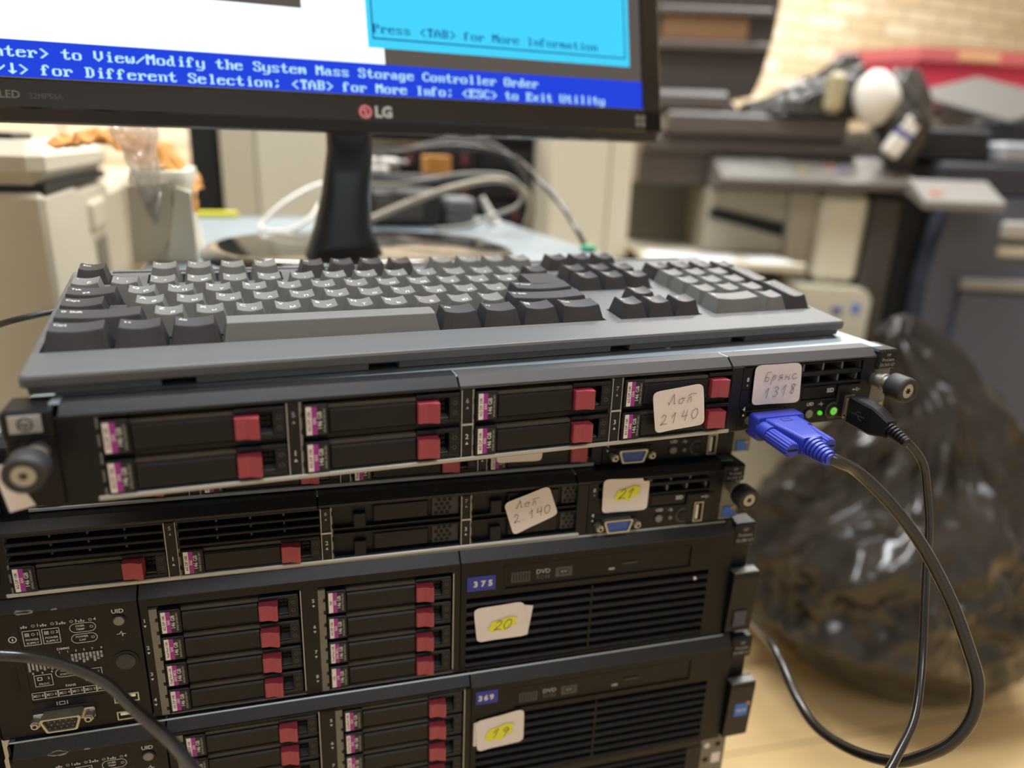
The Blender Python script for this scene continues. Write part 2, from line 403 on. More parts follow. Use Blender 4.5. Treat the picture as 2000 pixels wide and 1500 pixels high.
def sticker(parent, quad, y, name, lab, extra=None, curl=.8, r=.12, cut=None):
    """thin paper sticker on a front face; quad = tl, tr, br, bl in (x, z)"""
    q = MB(); n = 14; tl, tr, br, bl = [Vector((a[0], a[1])) for a in quad]
    def pos(s, t):
        # round the corners
        for cs in (r, 1 - r):
            pass
        ss, tt = s, t
        cx = r if s < r else (1 - r if s > 1 - r else None); cz = r if t < r else (1 - r if t > 1 - r else None)
        if cx is not None and cz is not None:
            dx, dz = (s - cx) / r, (t - cz) / r; L = math.hypot(dx, dz); mxx = max(abs(dx), abs(dz))
            if L > 1e-6: ss = cx + dx * mxx / L * r; tt = cz + dz * mxx / L * r
        p = tl.lerp(tr, ss).lerp(bl.lerp(br, ss), tt)
        yy = y - .35 - curl * (abs(ss - .5) * 2) ** 3 * (.4 + .6 * tt) + .12 * math.sin(ss * 9 + tt * 5)
        return (p.x, yy, p.y)
    vs = [pos(i / n, j / n) for j in range(n + 1) for i in range(n + 1)]
    fs = [[j * (n + 1) + i, (j + 1) * (n + 1) + i, (j + 1) * (n + 1) + i + 1, j * (n + 1) + i + 1] for j in range(n) for i in range(n)]
    if cut: fs = [f for k, f in enumerate(fs) if not cut(k % n, k // n)]
    q.add(vs, fs, M_PAPER, True)
    q.add([(a, b + .12, c) for a, b, c in vs], [f[::-1] for f in fs], M_PAPER, True)
    if extra: extra(q, y - .35 - curl - .1)
    return q.build(name, parent, lab)

# ------------------------------------------------------------------ small hardware
def vga_port(parent, cx, cz, y=0, blue=True, k=1.0):
    q = MB()
    P = [(-9, 4.4), (9, 4.4), (9.8, 3.2), (7.4, -4.0), (6.6, -4.4), (-6.6, -4.4), (-7.4, -4.0), (-9.8, 3.2)]
    q.box(cx - 15 * k, cx + 15 * k, y - .6, y + 1, cz - 5.6 * k, cz + 5.6 * k, M_BLK if blue else M_BLK, .5)
    out = [(cx + a * k, cz + b * k) for a, b in P]; inn = [(cx + a * .86 * k, cz + b * .8 * k) for a, b in P]; n = 8
    dep = 5 if blue else 7.5
    if not blue: q.box(cx - 15, cx + 15, y - 1.4, y, cz - 3.4, cz + 3.4, M_SCREW, .5)
    ring = [[(a, yy, b) for a, b in L] for L, yy in ((out, y), (out, y - dep), (inn, y - dep), (inn, y - 2))]
    q.loops(ring, M_SCREW, False, False, False)
    q.add([(a, y - (4.0 if blue else 6.2), b) for a, b in inn], [list(range(n))], M_VPORT if blue else M_LBLK)
    if not blue:
        for r in range(3):
            for i in range(5): q.cyl((cx - 6 + i * 2.8 + (r % 2) * 1.2, y - 6.3, cz - 2.4 + r * 2.2), (cx - 6 + i * 2.8 + (r % 2) * 1.2, y - 6.5, cz - 2.4 + r * 2.2), .45, M_DULLST, n=8)
    for s in (-1, 1):
        x = cx + s * 12.6 * k
        q.cyl((x, y - .5, cz), (x, y - 5.5, cz), 2.5 * k, M_SCREW, n=6, smooth=False); q.cyl((x, y - 5.5, cz), (x, y - 6.6, cz), 1.7 * k, M_SCREW); q.cyl((x, y - 6.65, cz), (x, y - 6.5, cz), 1.0 * k, M_HOLE, n=12)
    return q.build('vga_port', parent)
def usb_port(parent, cx, cz, w, h, y=0, lab=None):
    q = MB(); t = .7
    q.box(cx - w / 2, cx + w / 2, y - .8, y + 3, cz + h / 2 - t, cz + h / 2, M_SCREW); q.box(cx - w / 2, cx + w / 2, y - .8, y + 3, cz - h / 2, cz - h / 2 + t, M_SCREW)
    q.box(cx - w / 2, cx - w / 2 + t, y - .8, y + 3, cz - h / 2 + t, cz + h / 2 - t, M_SCREW); q.box(cx + w / 2 - t, cx + w / 2, y - .8, y + 3, cz - h / 2 + t, cz + h / 2 - t, M_SCREW)
    q.box(cx - w / 2 + t, cx + w / 2 - t, y - .15, y + 1, cz - h / 2 + t, cz + h / 2 - t, M_HOLE)
    if w > h: q.box(cx - w * .36, cx + w * .36, y - .7, y, cz + .2, cz + 1.8, M_WHITE)
    else: q.box(cx - 1.6, cx - .2, y - .7, y, cz - h * .36, cz + h * .36, M_WHITE)
    return q.build('usb_port', parent, lab)
def thumbscrew(parent, x, z, y0=0, L=24):
    q = MB()
    q.cyl((x, y0 + 2, z), (x, y0 - L * .5, z), 4.3, M_SCREW, n=24); q.cyl((x, y0 - L * .28, z), (x, y0 - L * .34, z), 5.2, M_SCREW)
    n = 36; prof = [(-L * .5, 6.2), (-L * .54, 7.4), (-L * .92, 7.5), (-L, 6.6), (-L, 4.4), (-L * .93, 4.2)]
    rings = []
    for yy, r in prof:
        rings.append([(x + (r + (.22 if i % 2 and r > 7 else 0)) * math.cos(2 * math.pi * i / n), y0 + yy, z + (r + (.22 if i % 2 and r > 7 else 0)) * math.sin(2 * math.pi * i / n)) for i in range(n)])
    q.loops(rings, M_KNOB, True, True, False)
    q.cyl((x, y0 - L * .9, z), (x, y0 - L * .97, z), 4.2, M_SCREW, n=24)
    for i in range(3):
        a = math.pi * i / 3; q.M = Matrix.Translation((x, y0 - L * .975, z)) @ Matrix.Rotation(a, 4, 'Y'); q.box(-1.7, 1.7, -.1, .3, -.32, .32, M_HOLE); q.M = None
    return q.build('thumbscrew', parent)
def button(parent, name, x, z, r, m, y=0, ring=None, lab=None):
    q = MB()
    if ring: q.cyl((x, y + .5, z), (x, y - .5, z), r * 1.35, ring, n=24)
    q.cyl((x, y + .5, z), (x, y - 1.0, z), r, m, n=24); q.cyl((x, y - 1.0, z), (x, y - 1.5, z), r, m, r1=r * .75, n=24)
    return q.build(name, parent, lab)
def badge(parent, x0, x1, z0, z1, y):
    q = MB(); q.box(x0, x1, y - .6, y + .5, z0, z1, M_STEEL, .25); cx, cz = (x0 + x1) / 2, (z0 + z1) / 2
    q.ringdisc((cx, y - .66, cz), 2.2, 2.9, M_INK); q.text('hp', (cx, y - .68, cz), (1, 0, .0), (.25, 0, 1), 3.6, M_INK, bold=.02)
    return q.build('logo_badge', parent)
def netico(q, x, z, y, s, m):
    q.box(x - .45 * s, x + .45 * s, y - .05, y, z + .35 * s, z + 1.1 * s, m)
    for k in (-1.5, 0, 1.5): q.box(x + (k - .45) * s, x + (k + .45) * s, y - .05, y, z - 1.1 * s, z - .35 * s, m)
    q.box(x - 2.4 * s, x + 2.4 * s, y - .05, y, z - .12 * s, z + .12 * s, m)
def pulse(q, x, z, y, s, m):
    q.stroke([(-2, 0), (-.8, 0), (-.3, .9), (.2, 1.5), (.5, -1.4), (.9, .3), (1.2, 0), (2, 0)], (x, y, z), (s, 0, 0), (0, 0, s), .3 * s, m)
def usbico(q, x, z, y, s, m):
    st = lambda P: q.stroke(P, (x, y, z), (s, 0, 0), (0, 0, s), .35 * s, m)
    st([(-3, 0), (3, 0)]); st([(-1.4, 0), (-.2, 1.2), (1, 1.2)]); st([(-.4, 0), (.6, -1.2), (1.6, -1.2)])
    q.cyl((x - 3 * s, y, z), (x - 3 * s, y - .05, z), .7 * s, m, n=10)
    q.add([(x + 2.4 * s, y - .06, z + .6 * s), (x + 3.4 * s, y - .06, z), (x + 2.4 * s, y - .06, z - .6 * s)], [(0, 2, 1)], m)
def tri(q, x, z, y, s, up, m):
    k = 1 if up else -1; q.add([(x - s, y, z - k * s * .8), (x + s, y, z - k * s * .8), (x, y, z + k * s)], [(0, 1, 2)], m)
def frame_line(q, x0, x1, z0, z1, y, w, m):
    for a, b, c, d in ((x0, x1, z0, z0 + w), (x0, x1, z1 - w, z1), (x0, x0 + w, z0, z1), (x1 - w, x1, z0, z1)): q.box(a, b, y - .06, y, c, d, m)
def pill(q, x0, x1, z0, z1, y, w, m):
    r = (z1 - z0) / 2; cz = (z0 + z1) / 2; P = []
    for i in range(9): t = math.pi / 2 - math.pi * i / 8; P.append((x1 - r + r * math.cos(t), cz + r * math.sin(t)))
    for i in range(9): t = -math.pi / 2 - math.pi * i / 8; P.append((x0 + r + r * math.cos(t), cz + r * math.sin(t)))
    q.stroke(P + [P[0]], (0, y, 0), (1, 0, 0), (0, 0, 1), w, m)

# ------------------------------------------------------------------ servers
def chassis(root, H, W=435, lid=True, DEPTH=690):
    q = MB(); q.box(0, W, 30, DEPTH, .3, H - 1.2, M_DULLST); q.box(0, 1.2, 4, 31, .3, H - 1.2, M_BLK); q.box(W - 1.2, W, 4, 31, .3, H - 1.2, M_BLK); q.box(1, W - 1, 1.5, 31, .3, 1.3, M_STEEL)
    q.build('chassis', root)
    q = MB(); q.box(-.2, W - 2, 5.2, DEPTH + .5, H - 1.2, H, M_GALV if lid else M_BLK, .4)
    if lid:
        for x in (120, 210, 333, 380): q.cyl((x, 13, H - .1), (x, 13, H + .06), 1.6, M_HOLE, n=14)
        q.box(330, 396, 26, 60, H - .1, H + .15, M_DULLST)
        for x in (60, 190, 300, 410): q.cyl((x, 30, H - .2), (x, 30, H + .25), 2.0, M_SCREW, n=14)
    q.build('lid', root)

def server_1u(name, label, x, y, z, rz, H, bays, textured=False, power=False, seed=0):
    root = thing(name, label, 'server', x, y, z, rz, None)
    chassis(root, H, DEPTH=775 if textured else 690)
    zt = H - 5.2           # underside of the sloping top bezel
    q = MB()
    def topbar(a, b, m):
        q.prism([(0, zt - .2), (0, zt + 1.2), (5.2, H + .1), (14, H + .1), (14, zt - .2)], 0, a, b, m)
    topbar(4, 169.4, M_GLOSSBLK); topbar(170.4, 322.4, M_BEZGR if textured else M_GLOSSBLK); topbar(323.6, 424, M_BEZGR if textured else M_GLOSSBLK)
    if textured: q.box(3, 323, 14, 14.4, zt, H, M_BLK)
    q.prism([(0, 1), (10, 0), (16.6, 0), (16.6, 20), (0, 20)], 2, 0, zt, M_BLK)     # left cheek
    for i in range(9):                                                               # curved slot of the latch
        t = i / 8; q.box(11.2 + 1.2 * math.sin(t * 3.1), 12.6 + 1.2 * math.sin(t * 3.1), -.25, .1, 8 + t * 22, 8 + t * 22 + 2.9, M_HOLE)
    q.build('bezel', root)
    q = MB()
    q.box(16.6, 326, 22, 31, 1.3, zt + 1, M_HOLE)                                    # cage back
    q.box(14, 326, -.8, 22, .3, 2.6, M_STEEL, .5)                                    # bottom rail
    q.box(16.6, 326, 1.2, 22, zt - .6, zt + .4, M_BLK)
    for i in range(4):
        q.box(15.4 + 80 * i, 17.6 + 80 * i, .3, 20, 2.6, zt - .6, M_DULLST)
        for k in range(4): q.box(16.4 + 80 * i, 17.7 + 80 * i, -.2, .4, 6 + k * 8, 8.2 + k * 8, M_HOLE)
    q.box(17, 326, 3, 20, 18.2, 20.4, M_BLK)
    q.build('drive_cage', root)
    for i in range(4):
        x0 = 18 + 80 * i
        q = MB(); a, b = x0 + 73.2, x0 + 78.6
        if i < 3:
            q.box(a, b, -.3, 20, 2.6, zt - .6, M_BLK2, .3)
            q.box(a - .2, a + .2, -.5, 3, 2.6, zt - .6, M_STEEL); q.box(b - 1.2, b + .2, .1, 3, 2.6, zt - .6, M_DULLST); q.box(b - .1, b + .2, -.5, 3, 2.6, zt - .6, M_STEEL)
            if i > 0: q.box(a - .3, b + .3, -.9, 3, 19.2, 20.2, M_STEEL)
        cx, y0 = (a + b) / 2 + (4 if i == 3 else 0), -.45
        if i == 3: cx = 334.5; y0 = -.1
        q.ftext(str(5 + i), cx, y0, 31.6 if i < 3 else 30.5, 3.4, M_PRINTG if i < 3 else M_PRINT); tri(q, cx, 28.2 if i < 3 else 27.4, y0, .75, True, M_PRINTG)
        q.ftext(str(1 + i), cx, y0, 13.2, 3.6, M_PRINT); tri(q, cx, 9.8, y0, .8, True, M_PRINT)
        q.build('bay_number_strip', root)
        for row in (0, 1):
            z0 = (20.8 if row == 0 else 2.9); kind = bays[row][i]
            if kind in ('6G', 'DP', 'MDL', '10K'): carrier(root, x0, z0, kind)
            elif kind == 'blank':
                q = MB()
                q.box(x0, x0 + 72.7, 4, 20, z0, z0 + 15, M_BLK); q.box(x0 + 22, x0 + 54, 1.5, 5, z0 + 2, z0 + 13, M_BLK2, .8)
                q.box(x0 + 11, x0 + 18, .5, 5, z0 - .2, z0 + 9, M_BLK2, .5); q.box(x0, x0 + 72.7, .6, 5, z0 + 14.0, z0 + 15, M_BLK); q.box(x0, x0 + 72.7, .6, 5, z0 - .2, z0 + .6, M_BLK2)
                q.box(x0 + 56, x0 + 72, 2.8, 5, z0 + 1.5, z0 + 13.5, mat('lattice_grey', (46, 46, 49), .5), .4)
                for r in range(4):
                    for c in range(3): q.cyl((x0 + 58.6 + c * 3.3 + (r % 2) * 1.6, 2.9, z0 + 3.6 + r * 2.7), (x0 + 58.6 + c * 3.3 + (r % 2) * 1.6, 2.7, z0 + 3.6 + r * 2.7), 1.3, M_HOLE, n=6)
                q.build('blank_drive_panel', root)
            else:
                q = MB(); q.box(x0 - 1, x0 + 73, 10, 20, z0 - 1.5, z0 + 15, M_HOLE)
                for k in range(4): q.box(x0 - 1, x0 + 73, 0, 8, z0 - 2 + k * 5, z0 - .2 + k * 5, M_BLK2, .4)
                for k in range(3):
                    for j in range(3): q.box(x0 + 18 + j * 17.5, x0 + 19 + j * 17.5, 4, 8, z0 - .2 + k * 5, z0 + 3 + k * 5, M_DULLST); q.box(x0 + 10 + j * 17.5, x0 + 10.7 + j * 17.5, 7, 9, z0 + 1 + k * 5, z0 + 2.0 + k * 5, M_STEEL)
                q.box(x0 - 1.6, x0 - .6, 0, 8, z0 - 2, z0 + 15, M_BLK2); q.box(x0 + 72.4, x0 + 73.2, 0, 8, z0 - 2, z0 + 15, M_BLK2)
                q.build('vent_grille', root)
    # control panel, x 323..424
    q = MB()
    q.box(331, 424, 0, 22, .3, 14.8, M_BLK, .4); q.box(323.6, 331, -.2, 22, .3, zt, M_BLK2, .6)
    q.box(331, 373, 0, 22, 14.4, 24.8, M_BLK); q.box(373, 424, 1.6, 22, 14.4, 24.8, M_BLK)
    q.box(414.4, 424, 0, 22, 14.4, zt + .5, M_BLK, .3); q.box(331, 337, 0, 22, 24.5, zt + .5, M_BLK)
    q.box(337, 414.5, 12, 22, 24, zt, M_HOLE)
    q.box(337, 414.5, 0, 10, 23.8, 25.0, M_BLK2, .3); q.box(337, 414.5, .4, 10, 29.2, 32.0, M_BLK2, .6); q.box(337, 414.5, 0, 10, zt - .9, zt + .4, M_BLK2)
    for k in range(6): q.box(343 + 13.8 * k, 344.2 + 13.8 * k, 2, 11, 25, 29.2, M_DULLST); q.box(345 + 13.8 * k, 346.2 + 13.8 * k, 2, 11, 32, zt, M_DULLST)
    q.box(373.5, 398, .4, 4, 15.4, 22.6, M_BLK2, .5); q.box(398.8, 417.6, -1.0, 4, 2.4, 22.4, M_BLK2, .9)
    q.ftext('SID', 393.6, .3, 19.8, 3.6, M_PRINT, bold=.02); q.ftext('UID', 380.2, -.1, 12.4, 2.9, M_PRINT); pulse(q, 388, 11.9, -.06, .9, M_PRINT); usbico(q, 411.5, 19.6, -1.06, .75, M_PRINT)
    q.build('control_panel', root)
    vga_port(root, 350.4, 6.6)
    button(root, 'uid_button', 380, 6.7, 2.5, M_BTN, ring=M_BLK2)
    button(root, 'status_light', 387.9, 6.6, 1.35, M_GREEN if power else M_BTN, lab='green lit status light' if power else None)
    pb = button(root, 'power_button', 397, 7.3, 3.9, M_BLK2, ring=M_BEZGR)
    if power:
        q = MB(); q.cyl((397, -1.4, 7.3), (397, -1.75, 7.3), 2.4, M_GREEN, n=24); q.ringdisc((397, -1.85, 7.3), 1.2, 1.7, M_WHT, 20); q.box(396.7, 397.3, -1.9, -1.8, 7.4, 9.2, M_WHT); q.build('power_lamp', pb, 'lit green power lamp')
    usb_port(root, 407.2, 9.4, 6.4, 14, -1.0)
    # ears
    for side in (-1, 1):
        q = MB(); ex = -16 if side < 0 else 423.5
        w = 16 if side < 0 else 15
        q.box(ex, ex + w, 2, 12, .5, 31, M_DULLST if side > 0 else M_BLK, .6)
        q.box(ex, ex + w + (2 if side < 0 else 0), -1.5, 18, H - 12.6, H - .4, M_BLK, 1.2)
        if side > 0:
            q.ftext('HP', ex + 7.5, -1.65, H - 3.6, 2.4, M_PRINTG); q.ftext('ProLiant', ex + 7.5, -1.65, H - 6.5, 2.6, M_PRINTG); q.ftext('DL360 G7', ex + 7.5, -1.65, H - 9.6, 2.6, M_PRINTG)
            q.box(ex + 4, ex + 12, 1.4, 2.2, 2, 9, M_INTB); q.box(ex + 10, ex + 12.6, 1.2, 2.2, 7, 8.8, M_ORG)
        else:
            q.prism([(-16, .5), (-16, 24), (-8, 31), (2, 31), (2, .5)], 1, -.4, 6, M_BLK)
        q.build('rack_ear', root)
        thumbscrew(root, -4.4 if side < 0 else 425.2 if textured else 433 - 3, 24.8 if textured else 25, 0, 25 if textured else 22)
    badge(root, -12.8, -1.4, H - 9.4, H - 2.0, -1.6)
    return root

SA = server_1u('rack_server', 'powered-on slim black rack server on top of the stack, with blue plug and green light', 0, 0, 0, 0, 43, [['6G'] * 4, ['6G'] * 4], True, True)
S2 = server_1u('rack_server', 'recessed slim black server squeezed just under the powered-on top server', -50, 84, -41, -.072, 40.6, [['6G'] * 4, ['DP'] * 4])
SB = server_1u('rack_server', 'slim black server with ribbed vents and two drives, wearing the torn yellow-marked 21 sticker', -63, 72, -82, -.072, 40.8, [['vent', 'vent', 'blank', 'blank'], ['6G', '6G', 'blank', 'blank']])

# paper stickers on the slim servers
def lot(q, y):
    write(q, 'Лот', 281, 22.5, 5.6, y, 1.0, rot=.03, w=.27); write(q, '2140', 277.5, 11.5, 5.6, y, 1.1, rot=.1, w=.27)
sticker(SA, [(271.6, 29.9), (301.6, 32.9), (305.2, 9.3), (275.2, 6.9)], -5.2, 'paper_sticker', 'white sticker handwritten with a lot number', lot)
def bry(q, y):
    write(q, 'Брянс', 343.5, 29.2, 5.4, y, .85, rot=.02, w=.27); write(q, '1318', 345, 19.2, 6, y, .95, rot=.08, w=.29)
sticker(SA, [(337.4, 38.8), (368.4, 38.6), (370.6, 14.8), (337.6, 15.8)], -.6, 'paper_sticker', 'white sticker handwritten 1318', bry)
q = MB(); q.prism([(-21, 20.5), (-12.4, 20.8), (-11.6, 9), (-8.6, 1.8), (-18, -.2)], 1, -.9, -.4, M_PAPER); q.build('paper_scrap', SA, 'white paper scrap stuck on the left ear')
sticker(S2, [(261, 26), (291, 27), (290, 8.2), (262, 8.8)], -3, 'paper_sticker', 'white sticker half hidden in shadow')
def lot2(q, y):
    write(q, 'Лот', 284, 24.2, 5, y, 1.0, rot=.12, w=.27); write(q, '2.140', 283, 14.6, 5.4, y, .9, rot=.22, w=.29)
sticker(SB, [(276.4, 28.1), (304.2, 37.3), (311, 17.7), (283.2, 6.2)], -1, 'paper_sticker', 'tilted white sticker handwritten with a lot number', lot2, .4)
def hi(cx, cz, sx, sz, s, wx, wz, size):
    def f(q, y):
        P = [(-1, -.5), (-.7, .55), (-.1, .7), (.4, 1), (1, .8), (.75, .1), (1, -.2), (.3, -.55), (.2, -1), (-.4, -.7), (-.6, -1)]
        q.add([(cx + a * sx, y, cz + b * sz) for a, b in P], [list(range(len(P)))], M_YEL); write(q, s, wx, wz, size, y - .12, .85, w=.4, slant=.3)
    return f
sticker(SB, [(339.4, 38.2), (370.4, 36.4), (370.2, 14.6), (339.6, 15.2)], -1.0, 'paper_sticker', 'white sticker with yellow-highlighted 21', hi(356, 27.4, 9, 5, '21', 349.5, 24.4, 6.4), .5, cut=lambda i, j: i > 11 and j < 1)

# ------------------------------------------------------------------ 2U servers
def led_panel(root, dz):
    q = MB(); y = -.12
    q.box(21, 60, .25, 2, 21.5, 71.6, M_BLK); frame_line(q, 20.6, 60.2, 21.2, 71.8, .1, .3, M_BLK2)
    for i in range(4): netico(q, 23.9 + 8.9 * i, 69.5, y, .72, M_PRINT); q.ringdisc((28.2 + 8.9 * i, y, 69.6), .5, .9, M_PRINTG, 10); q.ftext(str(i + 1), 30.3 + 8.9 * i, y, 69.6, 2.5, M_PRINT)
    for i in range(2):
        a = 22.6 + 9 * i; frame_line(q, a, a + 8.2, 57.8, 67, y, .3, M_PRINT); q.ftext('POWER', a + 4.1, y, 61.3, 1.75, M_PRINT); q.ftext('SUPPLY', a + 4.1, y, 59.2, 1.75, M_PRINT)
        q.box(a + 1, a + 3.2, y - .06, y, 63.4, 65.6, M_PRINTG); q.ringdisc((a + 4.9, y, 64.5), .5, .9, M_PRINTG, 10); q.ftext(str(i + 1), a + 7, y, 64.5, 2.4, M_PRINT)
    pill(q, 44.7, 57, 62.6, 68, y, .3, M_PRINT); q.ftext('OVER', 49.6, y, 66.3, 1.7, M_PRINT); q.ftext('TEMP', 49.6, y, 64.3, 1.7, M_PRINT); q.ringdisc((55, y, 65.3), .5, .9, M_PRINTG, 10)
    pill(q, 44.7, 57, 56, 61.4, y, .3, M_PRINT); q.ftext('POWER', 49.8, y, 59.7, 1.7, M_PRINT); q.ftext('CAP', 49.8, y, 57.6, 1.7, M_PRINT); q.ringdisc((55, y, 58.7), .5, .9, M_PRINTG, 10)
    q.ftext('DIMMS', 40, y, 53.6, 2.0, M_PRINT)
    for i, s in enumerate('11357 9'):
        if s != ' ': q.ftext(s, 38 + 3.9 * i - (3.4 if i == 6 else 0), y, 51.4, 1.9, M_PRINT)
    for i in range(9): q.box(43 + 1.75 * i, 44.2 + 1.75 * i, y - .06, y, 43.4 + (i % 3), 49.6, M_PRINTG); q.ringdisc((43.6 + 1.75 * i, y - .08, 47.6 - (i % 2) * 1.6), .3, .6, M_INK, 8)
    for i in range(9): q.box(22.3 + 1.75 * i, 23.4 + 1.75 * i, y - .06, y, 41.5 + (i % 2), 48, M_PRINTG)
    for i, s in enumerate('8642'): q.ftext(s, 24 + 4.4 * i, y, 40.2, 1.9, M_PRINT)
    frame_line(q, 24, 32.6, 31.6, 39, y, .3, M_PRINT); q.ftext('PROC', 28.3, y, 33, 1.9, M_PRINT); frame_line(q, 25.4, 27.8, 35.4, 37.6, y, .45, M_PRINT); q.ftext('2', 30.8, y, 36.4, 2.2, M_PRINT)
    frame_line(q, 48, 56.6, 31.6, 39, y, .3, M_PRINT); q.ftext('PROC', 52.3, y, 33, 1.9, M_PRINT); frame_line(q, 49.4, 51.8, 35.4, 37.6, y, .45, M_PRINT); q.ftext('1', 54.8, y, 36.4, 2.2, M_PRINT)
    pill(q, 34.4, 46.4, 36, 41.2, y, .3, M_PRINT); q.ftext('AMP', 39.2, y, 39.6, 1.6, M_PRINT); q.ftext('STATUS', 39.2, y, 37.5, 1.6, M_PRINT); q.ringdisc((44.4, y, 38.6), .5, .9, M_PRINTG, 10)
    q.ftext('FANS', 40.5, y, 30, 2.1, M_PRINT)
    for i in range(6):
        a = 21.4 + 6.25 * i; frame_line(q, a, a + 6.2, 23.6, 28, y, .28, M_PRINT); q.ringdisc((a + 3.2, y, 25.8), .5, .85, M_PRINTG, 10); q.ftext(str(6 - i), a + 5.1, y, 25.8, 2.1, M_PRINT)
        q.stroke([(-.7, -.7), (.7, .7)], (a + 1.4, y, 25.8), (1, 0, 0), (0, 0, 1), .45, M_PRINT); q.stroke([(-.7, .7), (.7, -.7)], (a + 1.4, y, 25.8), (1, 0, 0), (0, 0, 1), .45, M_PRINT)
    q.build('indicator_panel', root)

def slats(q, x0, x1, z0, n, p, m):
    for k in range(n):
        z = z0 + p * k; q.prism([(0.2, z - 1.3), (-.4, z), (.6, z + 1.3), (7, z + 2.2), (7, z - .6)], 0, x0, x1, m)

def server_2u(label, x, y, z, rz, H, v1, rp, kinds, num, extra):
    root = thing('rack_server', label, 'server', x, y, z, rz)
    chassis(root, H); u1, u2 = 87.8, 175.9; zt = H - 7.5
    q = MB()
    def topbar(a, b, m): q.prism([(0, zt - .3), (0, zt + .6), (6, H + .1), (13, H + .1), (13, zt - .3)], 0, a, b, m)
    topbar(3, 78, M_GLOSSBLK); topbar(79, 253.4, M_GLOSSBLK); topbar(254.4, 438, M_GLOSSBLK)
    q.prism([(0, 3), (4, 0), (21, 0), (21, 14), (0, 14)], 2, 0, zt, M_BLK)
    q.box(21, 60, 0, 14, .5, 21.4, M_BLK); q.box(21, 60, 0, 14, 71.7, zt, M_BLK); q.box(60, 78, 0, 14, .5, zt, M_BLK); q.box(21, 60, .6, 14, 21, 72, M_BLK)
    q.box(15.6, 16.9, -.15, .1, 31, 45, M_HOLE); q.ringdisc((17.8, -.1, 62.6), 1.5, 1.95, M_PRINT, 18); q.box(17.5, 18.1, -.12, -.02, 61.8, 63.2, M_PRINT)
    q.ftext('UID', 68.3, -.1, 72.6, 3.6, M_PRINT, bold=.01); pulse(q, 68.6, 58.4, -.06, 1.05, M_PRINT); q.cyl((68.7, -.1, 54.6), (68.7, .1, 54.6), .9, M_LBLK, n=12)
    frame_line(q, 33.4, 36.4, 18.2, 20.4, -.05, .35, M_PRINT); q.box(32.2, 32.6, -.1, 0, 18.2, 20.4, M_PRINT); q.box(37.2, 37.6, -.1, 0, 18.2, 20.4, M_PRINT)
    usbico(q, 66.8, 11.4, -.06, .8, M_PRINT)
    # chipped paint on the front edge
    rc = random.Random(label)
    for cx, w in ((25 + rc.uniform(-2, 2), 5.2), (39, 1.9)):
        P = [(cx + w * math.cos(t) * rc.uniform(.6, 1.1), zt + .5 + (1.9 if math.sin(t) < 0 else 1.3) * w / 5 * math.sin(t) * rc.uniform(.5, 1.1)) for t in [2 * math.pi * k / 15 for k in range(15)]]
        q.add([(a, -.12 if b < zt + .6 else (b - zt - .6) * .8 - .12, b) for a, b in P], [list(range(15))], mat('chipped_edge', (132, 128, 124), .6, vary=.4))
    if num == '375':
      for a, b in ((0, 14), (18, 72), (76, 118), (124, 180), (186, 218), (224, 262), (268, 300), (306, 345), (352, 400)): q.box(a + 4, b + 4, 5.6, 7.4, H - .2, H + .25, M_STEEL)
    q.build('bezel', root)
    led_panel(root, 0)
    button(root, 'uid_button', 68.5, 66.9, 2.7, M_BTN, ring=M_BLK2); button(root, 'power_button', 68.9, 40.8, 4.9, mat('charcoal_button', (46, 46, 48), .45), ring=M_BLK2)
    vga_port(root, 35.2, 11.2, 0, False, 1.02)
    usb_port(root, 66.6, 17.2, 12.6, 5.6); usb_port(root, 66.8, 5.6, 12.6, 5.6)
    # drive cages
    q = MB()
    top = v1 + 2.0; bot = v1 - 3 * rp - 15.2 - 1.4
    q.box(79, 254, 22, 30, .5, zt, M_HOLE)
    q.box(79, 254, 0, 22, top + .8, zt, M_BLK); q.box(79, 254, 0, 22, .5, bot, M_BLK)
    q.box(79, 83, 0, 22, bot, top + .8, M_BLK); q.box(162.5, 171.4, 0, 22, bot, top + .8, M_BLK); q.box(250.2, 254, 0, 22, bot, top + .8, M_BLK)
    for u in (u1, u2):
        q.box(u - 4.6, u - .6, -.4, 8, bot, top - 1, M_DULLST)
        for k in range(8): q.box(u - 1.8, u - .4, -.7, 0, bot + 3 + k * 8.4, bot + 5 + k * 8.4, M_HOLE)
        q.box(u + 73.8, u + 74.3, -.3, 2, bot + 2, top, M_STEEL); q.box(u, u + 74.3, -.3, 2, bot - .3, bot + .3, M_DULLST)
        for k in range(4):
            zz = v1 - k * rp - 7; nx = u - 7.2
            q.ftext(str((1 if u == u1 else 5) + k), nx, -.1, zz + 1.2, 3.2, M_PRINT); tri(q, nx, zz - 2.2, -.1, .8, False, M_PRINT)
    for k in range(1, 4):
        for u in (u1, u2): q.box(u - .5, u + 73.5, 3, 20, v1 - k * rp + .3, v1 - k * rp + rp - 15.4, M_BLK)
    q.build('drive_cage', root)
    for c, u in enumerate((u1, u2)):
        for k in range(4): carrier(root, u, v1 - k * rp - 15.2, kinds[c][k])
    # right hand panel
    q = MB()
    q.box(254.6, 258, 0, 14, .5, zt, M_PANEL); q.box(422, 438, 0, 14, .5, zt, M_PANEL); q.box(258, 281.4, 0, 14, 53.2, zt, M_PANEL); q.box(408, 422, 0, 14, 53.2, zt, M_PANEL); q.box(281.4, 408, 0, 14, 73, zt, M_PANEL); q.box(281.4, 408, 0, 14, 53.2, 56.4, M_PANEL)
    q.box(258, 422, 0, 14, .5, 2.4, M_PANEL)
    q.build('front_panel', root)
    q = MB(); q.box(258, 422, 9, 14, 2, 53.4, M_HOLE); slats(q, 258, 422, 4.0, 8, 6.25, M_BLK2); q.box(339, 340.2, -.2, 8, 3, 52, M_PANEL)
    q.build('vent_grille', root)
    q = MB()
